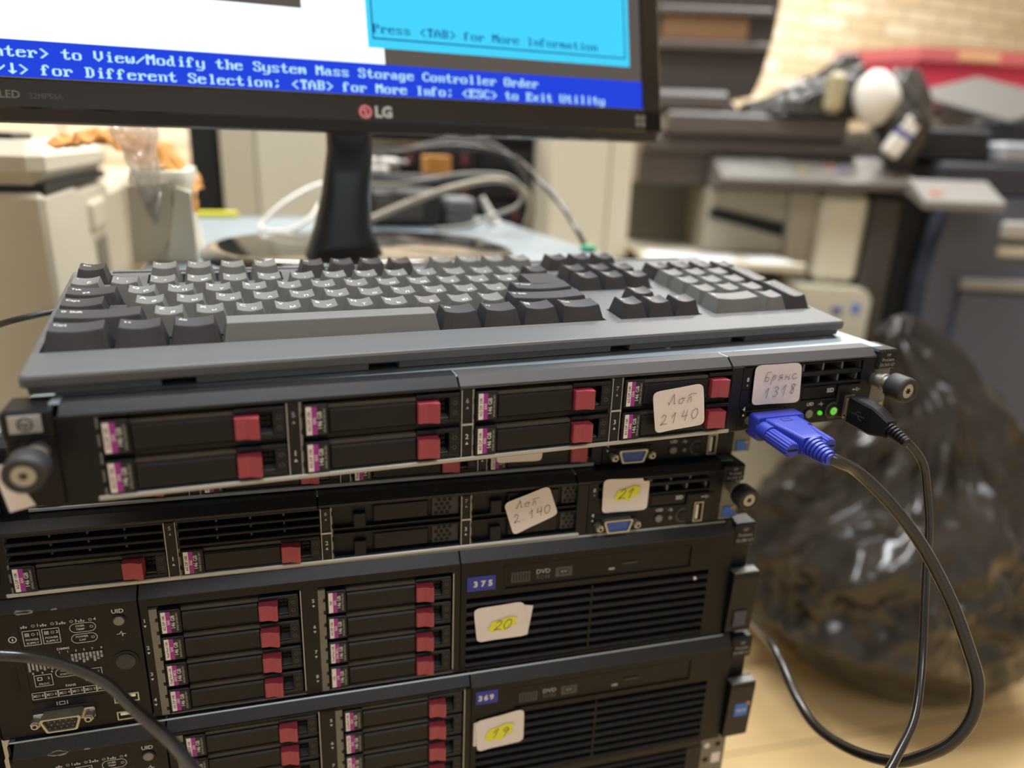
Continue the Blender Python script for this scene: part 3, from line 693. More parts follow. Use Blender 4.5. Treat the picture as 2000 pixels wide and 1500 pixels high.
    q.box(281.6, 407.8, .9, 14, 56.6, 72.8, M_PANEL, .3); frame_line(q, 281.4, 408, 56.4, 73, -.2, .7, M_BLK)
    q.box(286, 298, .7, 1, 60.2, 67.4, M_BEZGR); [q.box(287 + 1.8 * k, 287.9 + 1.8 * k, .6, .75, 60.8, 66.8, M_BLK2) for k in range(6)]
    q.ftext('DVD', 306.4, .7, 66, 4.4, M_PRINTG, bold=.02); q.ftext('ROM', 306.4, .7, 62, 4.0, M_BEZGR, bold=.02)
    q.box(314.4, 325.4, .7, 1, 60.8, 67.6, M_BEZGR); q.box(317, 323, .6, 1, 62.6, 66, M_BLK2); q.ftext('RW', 320, .5, 64.3, 2.6, M_PRINTG)
    q.box(350, 354, .2, 1, 61.6, 63, M_PRINTG); q.box(359, 369.5, .2, 1, 64.8, 65.7, M_BEZGR)
    q.build('optical_drive', root)
    q = MB(); ny = -.3
    a = 258.2 if num == '375' else 257.2
    w = 17.6 if num == '375' else 14.2; zb = 58.2 if num == '375' else 64.6
    q.box(a, a + w, ny, .1, zb, zb + 10, M_TAGB)
    for i, ch in enumerate(num): q.ftext(ch, a + w * (.3 + .26 * i) - (1.4 if num != '375' else 0), ny - .06, zb + 4.6, 5.4, M_PRINT, bold=.05)
    q.build('number_tag', root, 'small blue number tag reading ' + num)
    for side in (-1, 1):
        ex = 438 if side > 0 else -22
        q = MB()
        q.box(ex, ex + 16, 0, 14, 68, H - .4, M_BLK, 1.2); q.box(ex, ex + 15, 4, 14, .5, 68, M_BLK, .6)
        q.build('rack_ear', root)
        q = MB()
        q.prism([(3.5, 50.4), (-4.5, 49.6), (-5, 46), (-3, 3), (3, 2), (3.5, 8)], 0, ex + 1, ex + 20 if side > 0 else ex + 15, M_BLK2)
        q.box(ex + 1, ex + (20 if side > 0 else 15), -4.8, 2, 49.4, 50.6, M_DULLST, .5)
        q.build('latch_lever', root)
        if side > 0:
            q = MB(); q.ftext('HP', ex + 8, -.12, H - 5, 3, M_PRINTG); q.ftext('ProLiant', ex + 8, -.12, H - 9, 3, M_PRINTG); q.ftext('DL380 G7', ex + 8, -.12, H - 13, 3, M_PRINTG); q.build('model_print', root)
    badge(root, -19, -8, H - 13, H - 5.6, 0)
    extra(root)
    return root
def exC(root):
    sticker(root, [(262.3, 46.2), (294.2, 47.4), (298, 22.2), (264.8, 21.8)], -.9, 'paper_sticker', 'white torn sticker with yellow-highlighted 20', hi(281, 33, 9.6, 5, '20', 275, 29.6, 6.6), .5)
    q = MB(); q.prism([(288, 46.2), (300.4, 43.2), (297.6, 22.4), (294, 22.3)], 1, -1.0, -.8, M_PAPER); q.build('sticker_flap', root)
    q = MB(); q.cyl((412.2, -.6, 47.8), (412.2, .3, 47.8), 1.1, M_WHT, n=12); q.build('led_dot', root)  # small LED drawn as a plain white dot without glow
    q = MB(); q.box(443.5, 453, -4.6, -3.9, 8, 20, mat('scuffed_purple_sticker', (62, 60, 82), .5)); q.build('lever_sticker', root)
def exD(root):
    sticker(root, [(256.8, 52.4), (289, 56.6), (289.4, 31), (258.6, 28.6)], -.9, 'paper_sticker', 'white sticker with yellow-highlighted 19', hi(273, 41.5, 10, 6.4, '19', 267, 38, 7), .5)
    q = MB(); q.prism([(256, 51), (261, 52.8), (260.5, 32), (256, 33)], 1, -.75, -.6, M_PAPER); q.build('sticker_flap', root)
    q = MB(); q.box(444.6, 455, -4.4, -3.7, 21, 32, M_INTB, .2); q.prism([(453, 33), (456, 33), (456, 28.6)], 1, -4.5, -3.8, M_ORG); q.ftext('XEON', 449.8, -4.5, 26, 3, M_WHT); q.build('lever_sticker', root, 'blue processor sticker on the lever')
SC = server_2u('thick black server with blue 375 tag and 20 sticker, third-lowest visible in the stack', -67, 69.4, -167.5, -.079, 85.2, 70.3, 17.35, [['6G', 'DP', 'MDL', '6G'], ['10K', '6G', 'MDL', '10K']], '375', exC)
SD = server_2u('thick black server with blue 369 tag and 19 sticker, directly under the 375 server', -61, 61.2, -253, -.076, 85.3, 76.5, 17.0, [['6G', '6G', '6G', '6G'], ['DP', 'DP', 'DP', 'DP']], '369', exD)
# ear mounting above the sub-parts: bottom server
def server_bottom():
    root = thing('rack_server', 'lowest black server with slatted front and perforated steel ear, under the 369 server', 'server', -70, 64, -340, -.076)
    H = 86.4; chassis(root, H)
    q = MB(); q.box(0, 436, 0, 14, H - 6, H - .2, M_BLK, 1); q.box(0, 436, 0, 14, .5, 6, M_BLK, 1); q.box(0, 8, 0, 14, 6, H - 6, M_BLK); q.box(424, 436, 0, 14, 6, H - 6, M_BLK); q.box(205, 212, 0, 14, 6, H - 6, M_BLK); q.build('bezel', root)
    q = MB(); q.box(8, 424, 10, 14, 6, H - 6, M_HOLE); slats(q, 8, 424, 9, 12, 6.2, M_BLK2); q.build('vent_grille', root)
    for ex in (437, -22):
        q = MB(); q.box(ex, ex + 21, 4, 6.5, 1, H - 1, M_DULLST)
        for i in range(6):
            for dx in (6, 15):
                if i in (1, 4) and dx == 15: q.box(ex + 11, ex + 18, 3.85, 4.05, 6 + 13 * i, 15 + 13 * i, M_WHT)
                else: q.cyl((ex + dx, 4.05, 10 + 13 * i), (ex + dx, 3.85, 10 + 13 * i), 2.3, M_WHT if (i + dx) % 2 else M_HOLE, n=16)
        q.build('rack_ear', root)
    return root
server_bottom()
def cart():
    root = thing('equipment_cart', 'low grey steel cart carrying the whole server stack', 'cart', 150, 380, FLOOR)
    top = -340 - FLOOR
    q = MB(); q.box(-220, 190, -290, 400, top - 25, top, M_CART, 4); q.build('cart_top', root)
    q = MB(); q.box(-210, 180, -280, 390, 120, 140, M_CART, 3); q.build('lower_shelf', root)
    for sx in (-205, 150):
        for sy in (-280, 360): q = MB(); q.box(sx, sx + 28, sy, sy + 28, 0, top - 25, M_CART, 2); q.build('leg', root)
cart()

# ------------------------------------------------------------------ cables
def vga_cable():
    root = thing('vga_cable', 'blue-plugged monitor cable in the top server, its black lead looping down', 'cable', 350.2, -5, 6.5)
    def L(p): return (p[0] - 350.2, p[1] + 5, p[2] - 6.5)
    q = MB()
    # droops slightly as it leaves the port
    def ring(y, w, h, dz, r=1.6):
        P = []
        for sx, sz in ((1, 1), (-1, 1), (-1, -1), (1, -1)):
            for k in range(4):
                t = math.pi / 2 * k / 3 + {(1, 1): 0, (-1, 1): math.pi / 2, (-1, -1): math.pi, (1, -1): 1.5 * math.pi}[(sx, sz)]
                P.append((sx * (w / 2 - r) + r * math.cos(t) + dz * .0, y, sz * (h / 2 - r) + r * math.sin(t) + dz))
        return P
    q.loops([ring(0, 31, 13, 0), ring(-7, 31, 13, -.2), ring(-7.6, 30.6, 12.4, -.3)], M_VBLUE, False)
    q.loops([ring(-6.5, 22.5, 11.6, -.3), ring(-14, 21, 11.4, -.4), ring(-25, 16, 10.6, -.9), ring(-33, 12.6, 10, -1.4)], M_VBLUE, False)
    for s in (-1, 1): q.loops([ring(-8, 9, 9, -.4, 2.5), ring(-13, 8.6, 8.6, -.8, 2.5)], M_VBLUE, False) if False else None
    for k in range(5): q.box(-5 + k * .1, 5 - k * .1, -16.5 - 2.4 * k, -15.5 - 2.4 * k, 4.6 - .28 * k, 5.05 - .3 * k, mat('vga_groove_blue', (24, 34, 120), .5))
    frame_line2 = [(-3, -13), (3, -13), (3, -10), (-3, -10), (-3, -13)]
    q.stroke(frame_line2, (0, 0, 5.45), (1, 0, 0), (0, 1, 0), .5, mat('vga_groove_blue', (24, 34, 120), .5), (0, 0, 1), .08)
    q.build('plug', root, 'bright blue plug body')
    for s in (-1, 1):
        q = MB(); x = s * 11.6
        q.cyl((x, -7, -.4), (x + s * .2, -15, -1.0), 4.6, M_VBLUE, n=24)
        n = 32; rings = []
        for y, r in ((-14.5, 3.4), (-15, 4.0), (-32, 4.0), (-33, 3.5)):
            rings.append([(x + s * .3 + (r + (.35 if i % 2 else 0)) * math.cos(2 * math.pi * i / n), y, -1.2 + .07 * (y + 12) + (r + (.35 if i % 2 else 0)) * math.sin(2 * math.pi * i / n)) for i in range(n)])
        q.loops(rings, M_VBLUE, False); q.box(x + s * .3 - 3, x + s * .3 + 3, -33.3, -32.6, -3.2, -2.2, M_HOLE)
        q.build('thumbscrew', root)
    q = MB()
    for k in range(6):
        y = -33 - 2.2 * k; r = 6.0 - .33 * k; c = Vector((k * .1, y, -1.5 - .32 * k)); d = Vector((.04, -1, -.15)).normalized()
        q.cyl(c, c + d * 1.35, r, M_VBLUE, r1=r - .15, n=20); q.cyl(c + d * 1.2, c + d * 2.7, r - 1.2, M_VBLUE, n=16)
    q.build('strain_relief', root)
    q = MB()
    pts = [(351, -48, 3.4), (357, -52, 1), (370, -52, -6), (387, -60, -22), (404, -70, -44), (417, -83, -71), (424, -95, -96), (427, -102, -113), (425, -105, -131), (418, -103, -148), (411, -94, -164), (408, -80, -180), (411, -49, -201), (419, -13, -217), (430, 21, -220), (444, 62, -216), (465, 116, -233), (484, 173, -242), (500, 300, -245), (505, 560, -215), (500, 780, -120), (480, 850, -40), (470, 900, -54), (465, 930, -56)]
    q.tube([L(p) for p in pts], 3.3, M_RUB); q.build('cable', root)
vga_cable()
def usb_cable():
    root = thing('usb_cable', 'black cable with slim rectangular plug beside the green power light, hanging straight down', 'cable', 407.2, -3, 9.4)
    q = MB(); q.box(-2.6, 2.6, -6, 0, -6.3, 6.3, M_SCREW)
    def ring(y, w, h, dx, dz): return [(dx + a * w / 2, y, dz + b * h / 2) for a, b in ((-.8, 1), (.8, 1), (1, .86), (1, -.86), (.8, -1), (-.8, -1), (-1, -.86), (-1, .86))]
    q.loops([ring(-3, 9.4, 17, 0, 0), ring(-20, 9.6, 16.4, .3, -1.2), ring(-21, 9.2, 15.8, .3, -1.3), ring(-30, 7.4, 9.6, .8, -2.6)], M_BLK2, False)
    usbx = -4.86
    st = lambda P: q.stroke(P, (usbx, -11, -.6), (0, -1, 0), (0, 0, 1), .7, M_BEZGR, (-1, 0, 0), .1)
    st([(-4, 0), (5, 0)]); st([(-2, 0), (0, 2.2), (2, 2.2)]); st([(0, 0), (2, -2.2), (3.4, -2.2)])
    q.build('plug', root)
    q = MB()
    for k in range(6):
        c = Vector((.9 + k * .2, -29 - 1.9 * k, -2.7 - .6 * k)); d = Vector((.1, -.95, -.3)).normalized()
        q.cyl(c, c + d * 1.1, 4.2 - .22 * k, M_BLK2, n=18); q.cyl(c + d * .9, c + d * 2.3, 2.8, M_BLK2, n=14)
    q.build('strain_relief', root)
    q = MB(); pts = [(409, -41, 3), (413, -43, 1), (422, -46, -10), (427, -48, -26), (429, -53, -47), (427, -59, -72), (421, -70, -100), (411, -82, -119), (396, -95, -132), (377, -105, -140), (355, -114, -150), (320, -122, -175), (270, -125, -230), (232, -118, -380), (215, -100, -620), (210, -92, -770), (209, -90, -776)]
    q.tube([(p[0] - 407.2, p[1] + 3, p[2] - 9.4) for p in pts], 2.25, M_RUB); q.build('cable', root)
usb_cable()
q = MB(); q.tube([(-90, 40, -92), (-57, 38, -89), (-45, 36, -91), (-32, 33, -93), (-15, 22, -93), (5, 4, -94), (20, -18, -95), (35, -41, -94), (45, -62, -91), (54, -82, -91), (66, -120, -105), (80, -165, -190), (92, -190, -420), (95, -200, -776)], 2.7, M_RUB)
tag(q.build('cable', origin=(0, 10, -94)), 'thick black cable arching across the indicator panel at lower left', 'cable')

# ------------------------------------------------------------------ keyboard
KX, KY, KZ, KYAW, KT, KG, KH, KV0, KGF, KU = -8.129, 38.354, 55.388, .04108, .10278, 1.0903, 7.513, 6.6, .557, 18.586
def keyboard():
    root = thing('keyboard', 'dark grey full-size keyboard with grey keys lying on the top server', 'keyboard', KX, KY, KZ, 0)
    root.rotation_euler = (KT, 0, KYAW)
    g = KG / 2; U = KU
    # ---- case : grid of cells, wells are lower
    rF = 5 + KGF
    wells = [(0, 15, 0, 5), (0, 1, rF, rF + 1), (2, 6, rF, rF + 1), (6.5, 10.5, rF, rF + 1), (11, 15, rF, rF + 1),
             (15 + g, 18 + g, rF, rF + 1), (15 + g, 18 + g, 3, 5), (15 + g, 18 + g, 0, 1), (16 + g, 17 + g, 1, 2), (18 + KG, 22 + KG, 0, 5)]
    m_ = .25
    W = [(a * U - m_, b * U + m_, c * U - m_, d * U + m_) for a, b, c, d in wells]
    x0, x1, y0, y1 = -2.6, (22 + KG) * U + 2.6, -25, 132
    xs = sorted({x0, x1} | {a for w in W for a in w[:2]}); ys = sorted({y0, y1} | {a for w in W for a in w[2:]})
    q = MB()
    def well(i, j):
        cx, cy = (xs[i] + xs[i + 1]) / 2, (ys[j] + ys[j + 1]) / 2
        return any(a < cx < b and c < cy < d for a, b, c, d in W)
    D = -3.5; nx, ny = len(xs) - 1, len(ys) - 1
    for i in range(nx):
        for j in range(ny):
            w = well(i, j); z = D if w else 0
            q.add([(xs[i], ys[j], z), (xs[i + 1], ys[j], z), (xs[i + 1], ys[j + 1], z), (xs[i], ys[j + 1], z)], [(0, 1, 2, 3)], M_KWELL if w else M_KCASE)
            for di, dj, e in ((1, 0, ((1, 0), (1, 1))), (0, 1, ((0, 1), (1, 1)))):
                if i + di < nx and j + dj < ny and well(i + di, j + dj) != w:
                    a = (xs[i + e[0][0]], ys[j + e[0][1]]); b = (xs[i + e[1][0]], ys[j + e[1][1]])
                    q.add([(*a, 0), (*b, 0), (*b, D), (*a, D)], [(0, 1, 2, 3)], M_KCASE)
    def bot(v): return -9.6 + 0.0 - (v) * math.tan(KT) - (55.388 - 43.1 - 9.6)
    def rect(ix, f, b, zf, zb, r=2.5):
        P = []
        for (cx, cy, t0) in ((x1 + ix - r, b - r, 0), (x0 - ix + r, b - r, 1), (x0 - ix + r, f + r, 2), (x1 + ix - r, f + r, 3)):
            for k in range(4):
                t = (t0 + k / 3) * math.pi / 2; py = cy + r * math.sin(t)
                P.append((cx + r * math.cos(t), py, zf + (zb - zf) * (py - f) / (b - f)))
        return P
    f, b = y0, y1
    inner = []
    for (cx, cy) in ((x1, y1), (x0, y1), (x0, y0), (x1, y0)): inner += [(cx, cy, 0)] * 4
    rings = [inner, rect(.8, f - .6, b + 1, -.25, -.25), rect(1.5, f - 1.3, b + 4, -1.3, -3), rect(1.6, f - 1.0, b + 6, -5.0, -12), rect(.6, f + .2, b + 5.6, -6.0, -13)]
    q.loops(rings, M_KCASE, False, False, False)
    q.build('case', root)
    # ---- lower shell with finger slots along the front
    q = MB(); q.box(x0 + 2, x1 - 2, f + 9, f + 12, bot(f + 10) + .4, -4, M_HOLE)
    sl = [(-2, 48), (62, 138), (153, 270), (282, 350), (360, 442)]
    for a, c in sl: q.prism([(f + 1.0, -5.6), (f + 1.8, bot(f + 1.8) + .35), (f + 14, bot(f + 14) + .35), (f + 14, -5)], 0, max(a, x0 + 1), min(c, x1 - 1), M_KCASE)
    q.prism([(f + 12, bot(f + 12) + .3), (f + 12, -6), (b + 4, -14), (b + 4, bot(b + 4) + .3)], 0, x0 + .5, x1 - .5, M_KCASE)
    q.build('lower_shell', root)
    # ---- ridge along the back
    q = MB(); q.box(x0 + 20, x1 - 20, b - 5, b - 2, -.2, .9, M_KCASE, .4); q.build('back_ridge', root)
    # ---- keys
    def key(name, u, k, w, h=1, dark=True, leg=None, leg2=None, dish=1.1, step=False, poly=None):
        q = MB(); bx0, bx1 = u * U + .35, (u + w) * U - .35; v = (k if k < 5 else rF)
        by0, by1 = v * U + .35, (v + h) * U - .35; m = M_KDK if dark else M_KLT
        ins = 3.0
        tx0, tx1 = bx0 + ins, bx1 - ins
        if step: tx1 = bx0 + 1.25 * U - ins
        ty0, ty1 = by0 + KV0 - 1.6, by1 - 2.0; H = KH + .6
        if name == 'space_bar': tx0, tx1, ty0 = bx0 + 2.2, bx1 - 2.2, by0 + 5.2
        nX, nY = (10, 6); cx = (tx0 + tx1) / 2; hw = (tx1 - tx0) / 2
        def zt(x, y):
            if name == 'space_bar': return H - .6 * ((y - (ty0 + ty1) / 2) / ((ty1 - ty0) / 2)) ** 2
            return H - dish * (1 - ((x - cx) / hw) ** 2) + .04 * (y - ty0)
        vs = []; gx = [tx0 + (tx1 - tx0) * i / nX for i in range(nX + 1)]; gy = [ty0 + (ty1 - ty0) * j / nY for j in range(nY + 1)]
        vs = [(x, y, zt(x, y)) for y in gy for x in gx]
        q.add(vs, [[j * (nX + 1) + i, j * (nX + 1) + i + 1, (j + 1) * (nX + 1) + i + 1, (j + 1) * (nX + 1) + i] for j in range(nY) for i in range(nX)], m, True)
        per = [(i, 0) for i in range(nX)] + [(nX, j) for j in range(nY)] + [(i, nY) for i in range(nX, 0, -1)] + [(0, j) for j in range(nY, 0, -1)]
        def outer(sc, z):
            P = []
            for i, j in per: P.append((bx0 + (bx1 - bx0) * i / nX if sc else 0, by0 + (by1 - by0) * j / nY, z))
            return P
        top = [(gx[i], gy[j], zt(gx[i], gy[j])) for i, j in per]
        base = outer(1, -2.6)
        if step:
            base = [(bx0 + (tx1 + ins - bx0) * i / nX, by0 + (by1 - by0) * j / nY, -2.6) for i, j in per]
        lip = []
        for t, bb in zip(top, base):
            d = Vector(bb) - Vector(t); d.normalize(); p = Vector(t) + d * .55; c = Vector((cx, (ty0 + ty1) / 2, p.z)) ; o = Vector((t[0] - c.x, t[1] - c.y, 0))
            lip.append((t[0] + .3 * (1 if t[0] > cx + hw - .01 else -1 if t[0] < cx - hw + .01 else 0), t[1] + .3 * (1 if t[1] >= ty1 - .01 else -1 if t[1] <= ty0 + .01 else 0), t[2] - .35))
        q.loops([base, lip, top], m, False, False, False)
        if step: q.box(tx1 + 1, bx1, by0, by1, -2.6, 3.4, m, 1.5)
        if poly:                      # upper arm of the L-shaped enter key
            a0, a1, c0, c1 = poly
            q.box(a0 * U + .35, a1 * U - .35, c0 * U - 2, c1 * U - .35, -2.6, 1.5, m, .3)
            q.loops([[(a0 * U + .5, c0 * U - 4, 1.2), (a1 * U - .4, c0 * U - 4, 1.2), (a1 * U - .4, c1 * U - .4, 1.2), (a0 * U + .5, c1 * U - .4, 1.2)],
                     [(a0 * U + 3, c0 * U - 4, KH + .1), (a1 * U - 3, c0 * U - 4, KH + .1), (a1 * U - 3, c1 * U - 2.4, KH + .4), (a0 * U + 3, c1 * U - 2.4, KH + .4)]], m, False)
        ob = q.build(name, root, origin=(bx0, by0, -2.6))
        if leg or leg2:
            q = MB()
            def put(s, x, y, size):
                vs, fs = text_mesh(s, 'L', .015)
                P = [(x + p[0] * size, y + p[1] * size) for p in vs]
                q.add([(a - bx0, b - by0, zt(min(max(a, tx0), tx1), b) + .1 + 2.6) for a, b in P], fs, M_LEG)
            if leg: put(leg, tx0 + 1.3, ty1 - 3.4, 4.2 if len(leg) == 1 else 3.0)
            if leg2: put(leg2, tx0 + 6.6, ty0 + 2.8, 3.6 if len(leg2) == 1 else 2.8)
            q.build('legend', ob)
    K = 'key_cap'
    bw = [(0, 1.5, 'Ctrl'), (1.5, 1.25, '⊞'), (2.75, 1.25, 'Alt')]
    for u, w, s in bw: key(K, u, 0, w, leg='▪▪' if s == '⊞' else s)
    key('space_bar', 4, 0, 5.75, dark=False)
    for u, w, s in ((9.75, 1.25, 'Alt'), (11, 1.25, '▪▪'), (12.25, 1.25, '▤'), (13.5, 1.5, 'Ctrl')): key(K, u, 0, w, leg=s)
    key('shift_key', 0, 1, 2.25, leg='⇧ Shift')
    for i, (a, c) in enumerate(zip('ZXCVBNM,./', 'ЯЧСМИТЬБЮ.')): key(K, 2.25 + i, 1, 1, dark=False, leg=a, leg2=c)
    key('shift_key', 12.25, 1, 2.75, leg='⇧ Shift')
    key('caps_lock_key', 0, 2, 1.75, leg='Caps', step=True)
    for i, (a, c) in enumerate(zip("ASDFGHJKL;'", 'ФЫВАПРОЛДЖЭ')): key(K, 1.75 + i, 2, 1, dark=False, leg=a, leg2=c)
    key('enter_key', 12.75, 2, 2.25, leg='↵ Enter', poly=(13.5, 15, 3, 4))
    key('tab_key', 0, 3, 1.5, leg='Tab', leg2='⇄')
    for i, (a, c) in enumerate(zip('QWERTYUIOP[]', 'ЙЦУКЕНГШЩЗХЪ')): key(K, 1.5 + i, 3, 1, dark=False, leg=a, leg2=c)
    for i, (a, c) in enumerate(zip('`1234567890-=\\', 'Ё!"№;%:?*()_+/')): key(K, i, 4, 1, dark=False, leg=a, leg2=c)
    key('backspace_key', 14, 4, 1, leg='←')
    key('escape_key', 0, 5, 1, leg='Esc')
    for i in range(12):
        u = 2 + i + (.5 if i > 3 else 0) + (.5 if i > 7 else 0)
        key(K, u, 5, 1, dark=3 < i < 8, leg='F%d' % (i + 1))
    for i, s in enumerate(('Prt', 'Scr', 'Pau')): key(K, 15 + g + i, 5, 1, leg=s)
    for i, s in enumerate(('Ins', 'Hm', 'PU')): key(K, 15 + g + i, 4, 1, leg=s)
    for i, s in enumerate(('Del', 'End', 'PD')): key(K, 15 + g + i, 3, 1, leg=s)
    key(K, 16 + g, 1, 1, leg='↑')
    for i, s in enumerate('←↓→'): key(K, 15 + g + i, 0, 1, leg=s)
    n0 = 18 + KG
    for i, s in enumerate(('Num', '/', '*', '-')): key(K, n0 + i, 4, 1, leg=s)
    for r, row in ((3, '789'), (2, '456'), (1, '123')):
        for i, s in enumerate(row): key(K, n0 + i, r, 1, dark=False, leg=s)
    key(K, n0, 0, 2, dark=False, leg='0'); key(K, n0 + 2, 0, 1, dark=False, leg='.')
    key(K, n0 + 3, 2, 1, 2, leg='+'); key('enter_key', n0 + 3, 0, 1, 2, leg='Ent')
    # ---- lead leaving behind on the left
    q = MB(); q.tube([(60, b + 2, -14), (40, b + 12, -22), (0, b + 16, -26), (-35, b + 10, -30), (-52, b + 14, -36), (-68, b + 24, -45), (-90, b + 40, -60), (-94, b + 60, -120)], 1.9, M_RUB); q.build('lead', root)
keyboard()

# ------------------------------------------------------------------ monitor
VGA = {k: bytes.fromhex(v) for k, v in {
'A': '000010386CC6C6FEC6C6C6C600000000', 'B': '0000FC6666667C66666666FC00000000', 'C': '00003C66C2C0C0C0C0C2663C00000000', 'D': '0000F86C6666666666666CF800000000',
'E': '0000FE6662687868606266FE00000000', 'I': '00003C18181818181818183C00000000', 'M': '0000C6EEFEFED6C6C6C6C6C600000000', 'O': '00007CC6C6C6C6C6C6C6C67C00000000',
'P': '0000FC6666667C60606060F000000000', 'S': '00007CC6C660380C06C6C67C00000000', 'T': '00007E7E5A18181818181 83C00000000'.replace(' ', ''), 'U': '0000C6C6C6C6C6C6C6C6C67C00000000',
'V': '0000C6C6C6C6C6C6C66C381000000000', 'a': '0000000000780C7CCCCCCC7600000000', 'c': '00000000007CC6C0C0C0C67C00000000', 'd': '00001C0C0C3C6CCCCCCCCC7600000000',
'e': '00000000007CC6FEC0C0C67C00000000', 'f': '0000386C6460F060606060F000000000', 'g': '000000000076CCCCCCCCCC7C0CCC7800', 'h': '0000E060606C7666666666E600000000',
'i': '00001818003818181818183C00000000', 'l': '00003818181818181818183C00000000', 'm': '0000000000ECFED6D6D6D6C600000000', 'n': '0000000000DC66666666666600000000',
'o': '00000000007CC6C6C6C6C67C00000000', 'r': '0000000000DC7666606060F000000000', 's': '00000000007CC660380CC67C00000000', 't': '0000103030FC30303030361C00000000',
'u': '0000000000CCCCCCCCCCCC7600000000', 'w': '0000000000C6C6D6D6D6FE6C00000000', 'x': '0000000000C66C3838386CC600000000', 'y': '0000000000C6C6C6C6C6C67E060CF800',
'<': '000000060C18306030180C0600000000', '>': '0000006030180C060C18306000000000', '/': '0000000002060C183060C08000000000', ';': '00000000181800000018183000000000',
'↓': '0000181818181818187E3C1800000000', '↑': '0000183C7E1818181818181800000000'}.items()}
def bios(q, s, u, v, cw, ch, w, m):
    for i, chv in enumerate(s):
        if chv not in VGA: continue
        for r, byte in enumerate(VGA[chv]):
            c = 0
            while c < 8:
                if byte >> (7 - c) & 1:
                    e = c
                    while e < 8 and byte >> (7 - e) & 1: e += 1
                    a, b = u + (i + c / 8) * cw, u + (i + e / 8) * cw; t = v + ch * (1 - r / 16); bt = v + ch * (1 - (r + 1) / 16)
                    q.add([(a, w, bt), (b, w, bt), (b, w, t), (a, w, t)], [(0, 1, 2, 3)], m); c = e
                else: c += 1
def monitor():
    root = thing('monitor', 'black widescreen monitor standing on the top server, showing a blue and white setup menu', 'monitor', -73.82, 236.8, 176.4)
    root.rotation_euler = (Matrix.Rotation(.06, 3, 'Z') @ Matrix.Rotation(-.21, 3, 'X') @ Matrix.Rotation(-.01, 3, 'Y')).to_euler()
    W, H = 476, 268
    q = MB()
    q.box(-17, W + 17, 4, 22, -18, H + 17, M_MONB, 3)
    q.prism([(-17, -17.6), (4, -18), (12, -19), (30, -14), (30, 60), (4, 60)], 0, -17, W + 17, M_MONB) if False else None
    q.box(20, W - 20, 20, 46, 20, H - 10, M_MONB, 12)
    q.build('back_shell', root)
    q = MB()
    fy = -2.2
    q.box(-17.5, -.2, fy, 5, -18.5, H + 17.5, M_MON, 1.2); q.box(W + .2, W + 17.5, fy, 5, -18.5, H + 17.5, M_MON, 1.2)
    q.box(-17.5, W + 17.5, fy, 5, H + .2, H + 17.5, M_MON, 1.2)
    q.box(-17.5, W + 17.5, fy, 5, -18.5, -.2, M_MON, 1.2)
    q.prism([(fy + 1, -18.2), (5, -18.2), (24, -18), (24, -20), (9, -25), (2, -25)], 0, -14, W + 14, M_MONB)
    q.box(-.2, W + .2, fy + .2, fy + .8, -.6, .05, M_DULLST)
    q.build('bezel', root)
    q = MB(); w = 0
    def rect(a, b, c, d, w, m): q.add([(a, w, c), (b, w, c), (b, w, d), (a, w, d)], [(0, 1, 2, 3)], m)
    rect(0, W, 0, H, .6, E_GREY)
    rect(0, 258.3, 22.6, 96, .4, E_WHITE); rect(0, 258.3, 96, H - 30, .4, E_WHITE)
    rect(0, 202, 56.2, 66, .3, E_GREY); rect(0, 258.3, 66, 90, .42, E_WHITE)
    rect(246.8, 465, 33.6, 190, .2, E_CYAN)
    for a, b, c, d in ((250.3, 251.4, 39.6, 188), (460.3, 461.4, 39.6, 188), (250.3, 461.4, 39.6, 40.8)): rect(a, b, c, d, .1, E_NAVY)
    rect(0, W, 0, 22.4, .2, E_BLUE)
    cw = 5.95
    bios(q, '<Enter> to View/Modify the System Mass Storage Controller Order', cw * 1, 9.9, cw, 10.0, .05, E_TXT)
    bios(q, '<↑/↓> for Different Selection; <TAB> for More Info; <ESC> to Exit Utility', cw * 1, -.2, cw, 10.0, .05, E_TXT)
    bios(q, 'Press <TAB> for More Information', 250.6, 41.6, 5.78, 9.6, .05, E_NAVY)
    q.build('screen', root)
    q = MB(); y = fy - .12
    q.cyl((240.6, y + .1, -11.9), (240.6, y - .15, -11.9), 5.2, mat('brand_red', (196, 40, 66), .4), n=32)
    q.ringdisc((240.6, y - .2, -11.9), 3.6, 4.2, M_WHT, 28); q.box(240.3, 240.9, y - .25, y - .15, -14.4, -9.6, M_WHT); q.box(240.3, 242.8, y - .25, y - .15, -14.4, -13.8, M_WHT); q.cyl((238.9, y - .15, -10.4), (238.9, y - .25, -10.4), .6, M_WHT, n=10)
    q.ftext('LG', 253.8, y - .1, -12, 10.6, M_PRINT, bold=.05); q.build('brand_logo', root)
    q = MB(); q.ftext('LED', 24, y, -10.6, 6.4, M_BTN); q.ftext('22MP55A', 43, y, -11, 4.6, mat('faint_print', (76, 72, 72), .5)); q.build('model_print', root)
    q = MB()
    for i in range(2):
        for j in range(2): q.box(467.6 + 5 * i, 471.6 + 5 * i, y - .05, y, -9.4 - 5 * j, -5.4 - 5 * j, mat('faint_print2', (130, 124, 120), .5))
    q.build('button_icons', root)
    q = MB()
    for i in range(6): q.box(300 + 26 * i, 312 + 26 * i, 1.0, 3, -25.4, -24.6, M_BTN)
    q.build('button_row', root)
    # stand, given in world millimetres then moved into the monitor frame
    Mi = (Matrix.Translation((-73.82, 236.8, 176.4)) @ root.rotation_euler.to_matrix().to_4x4()).inverted()
    q = MB(); q.M = Mi
    rings = []
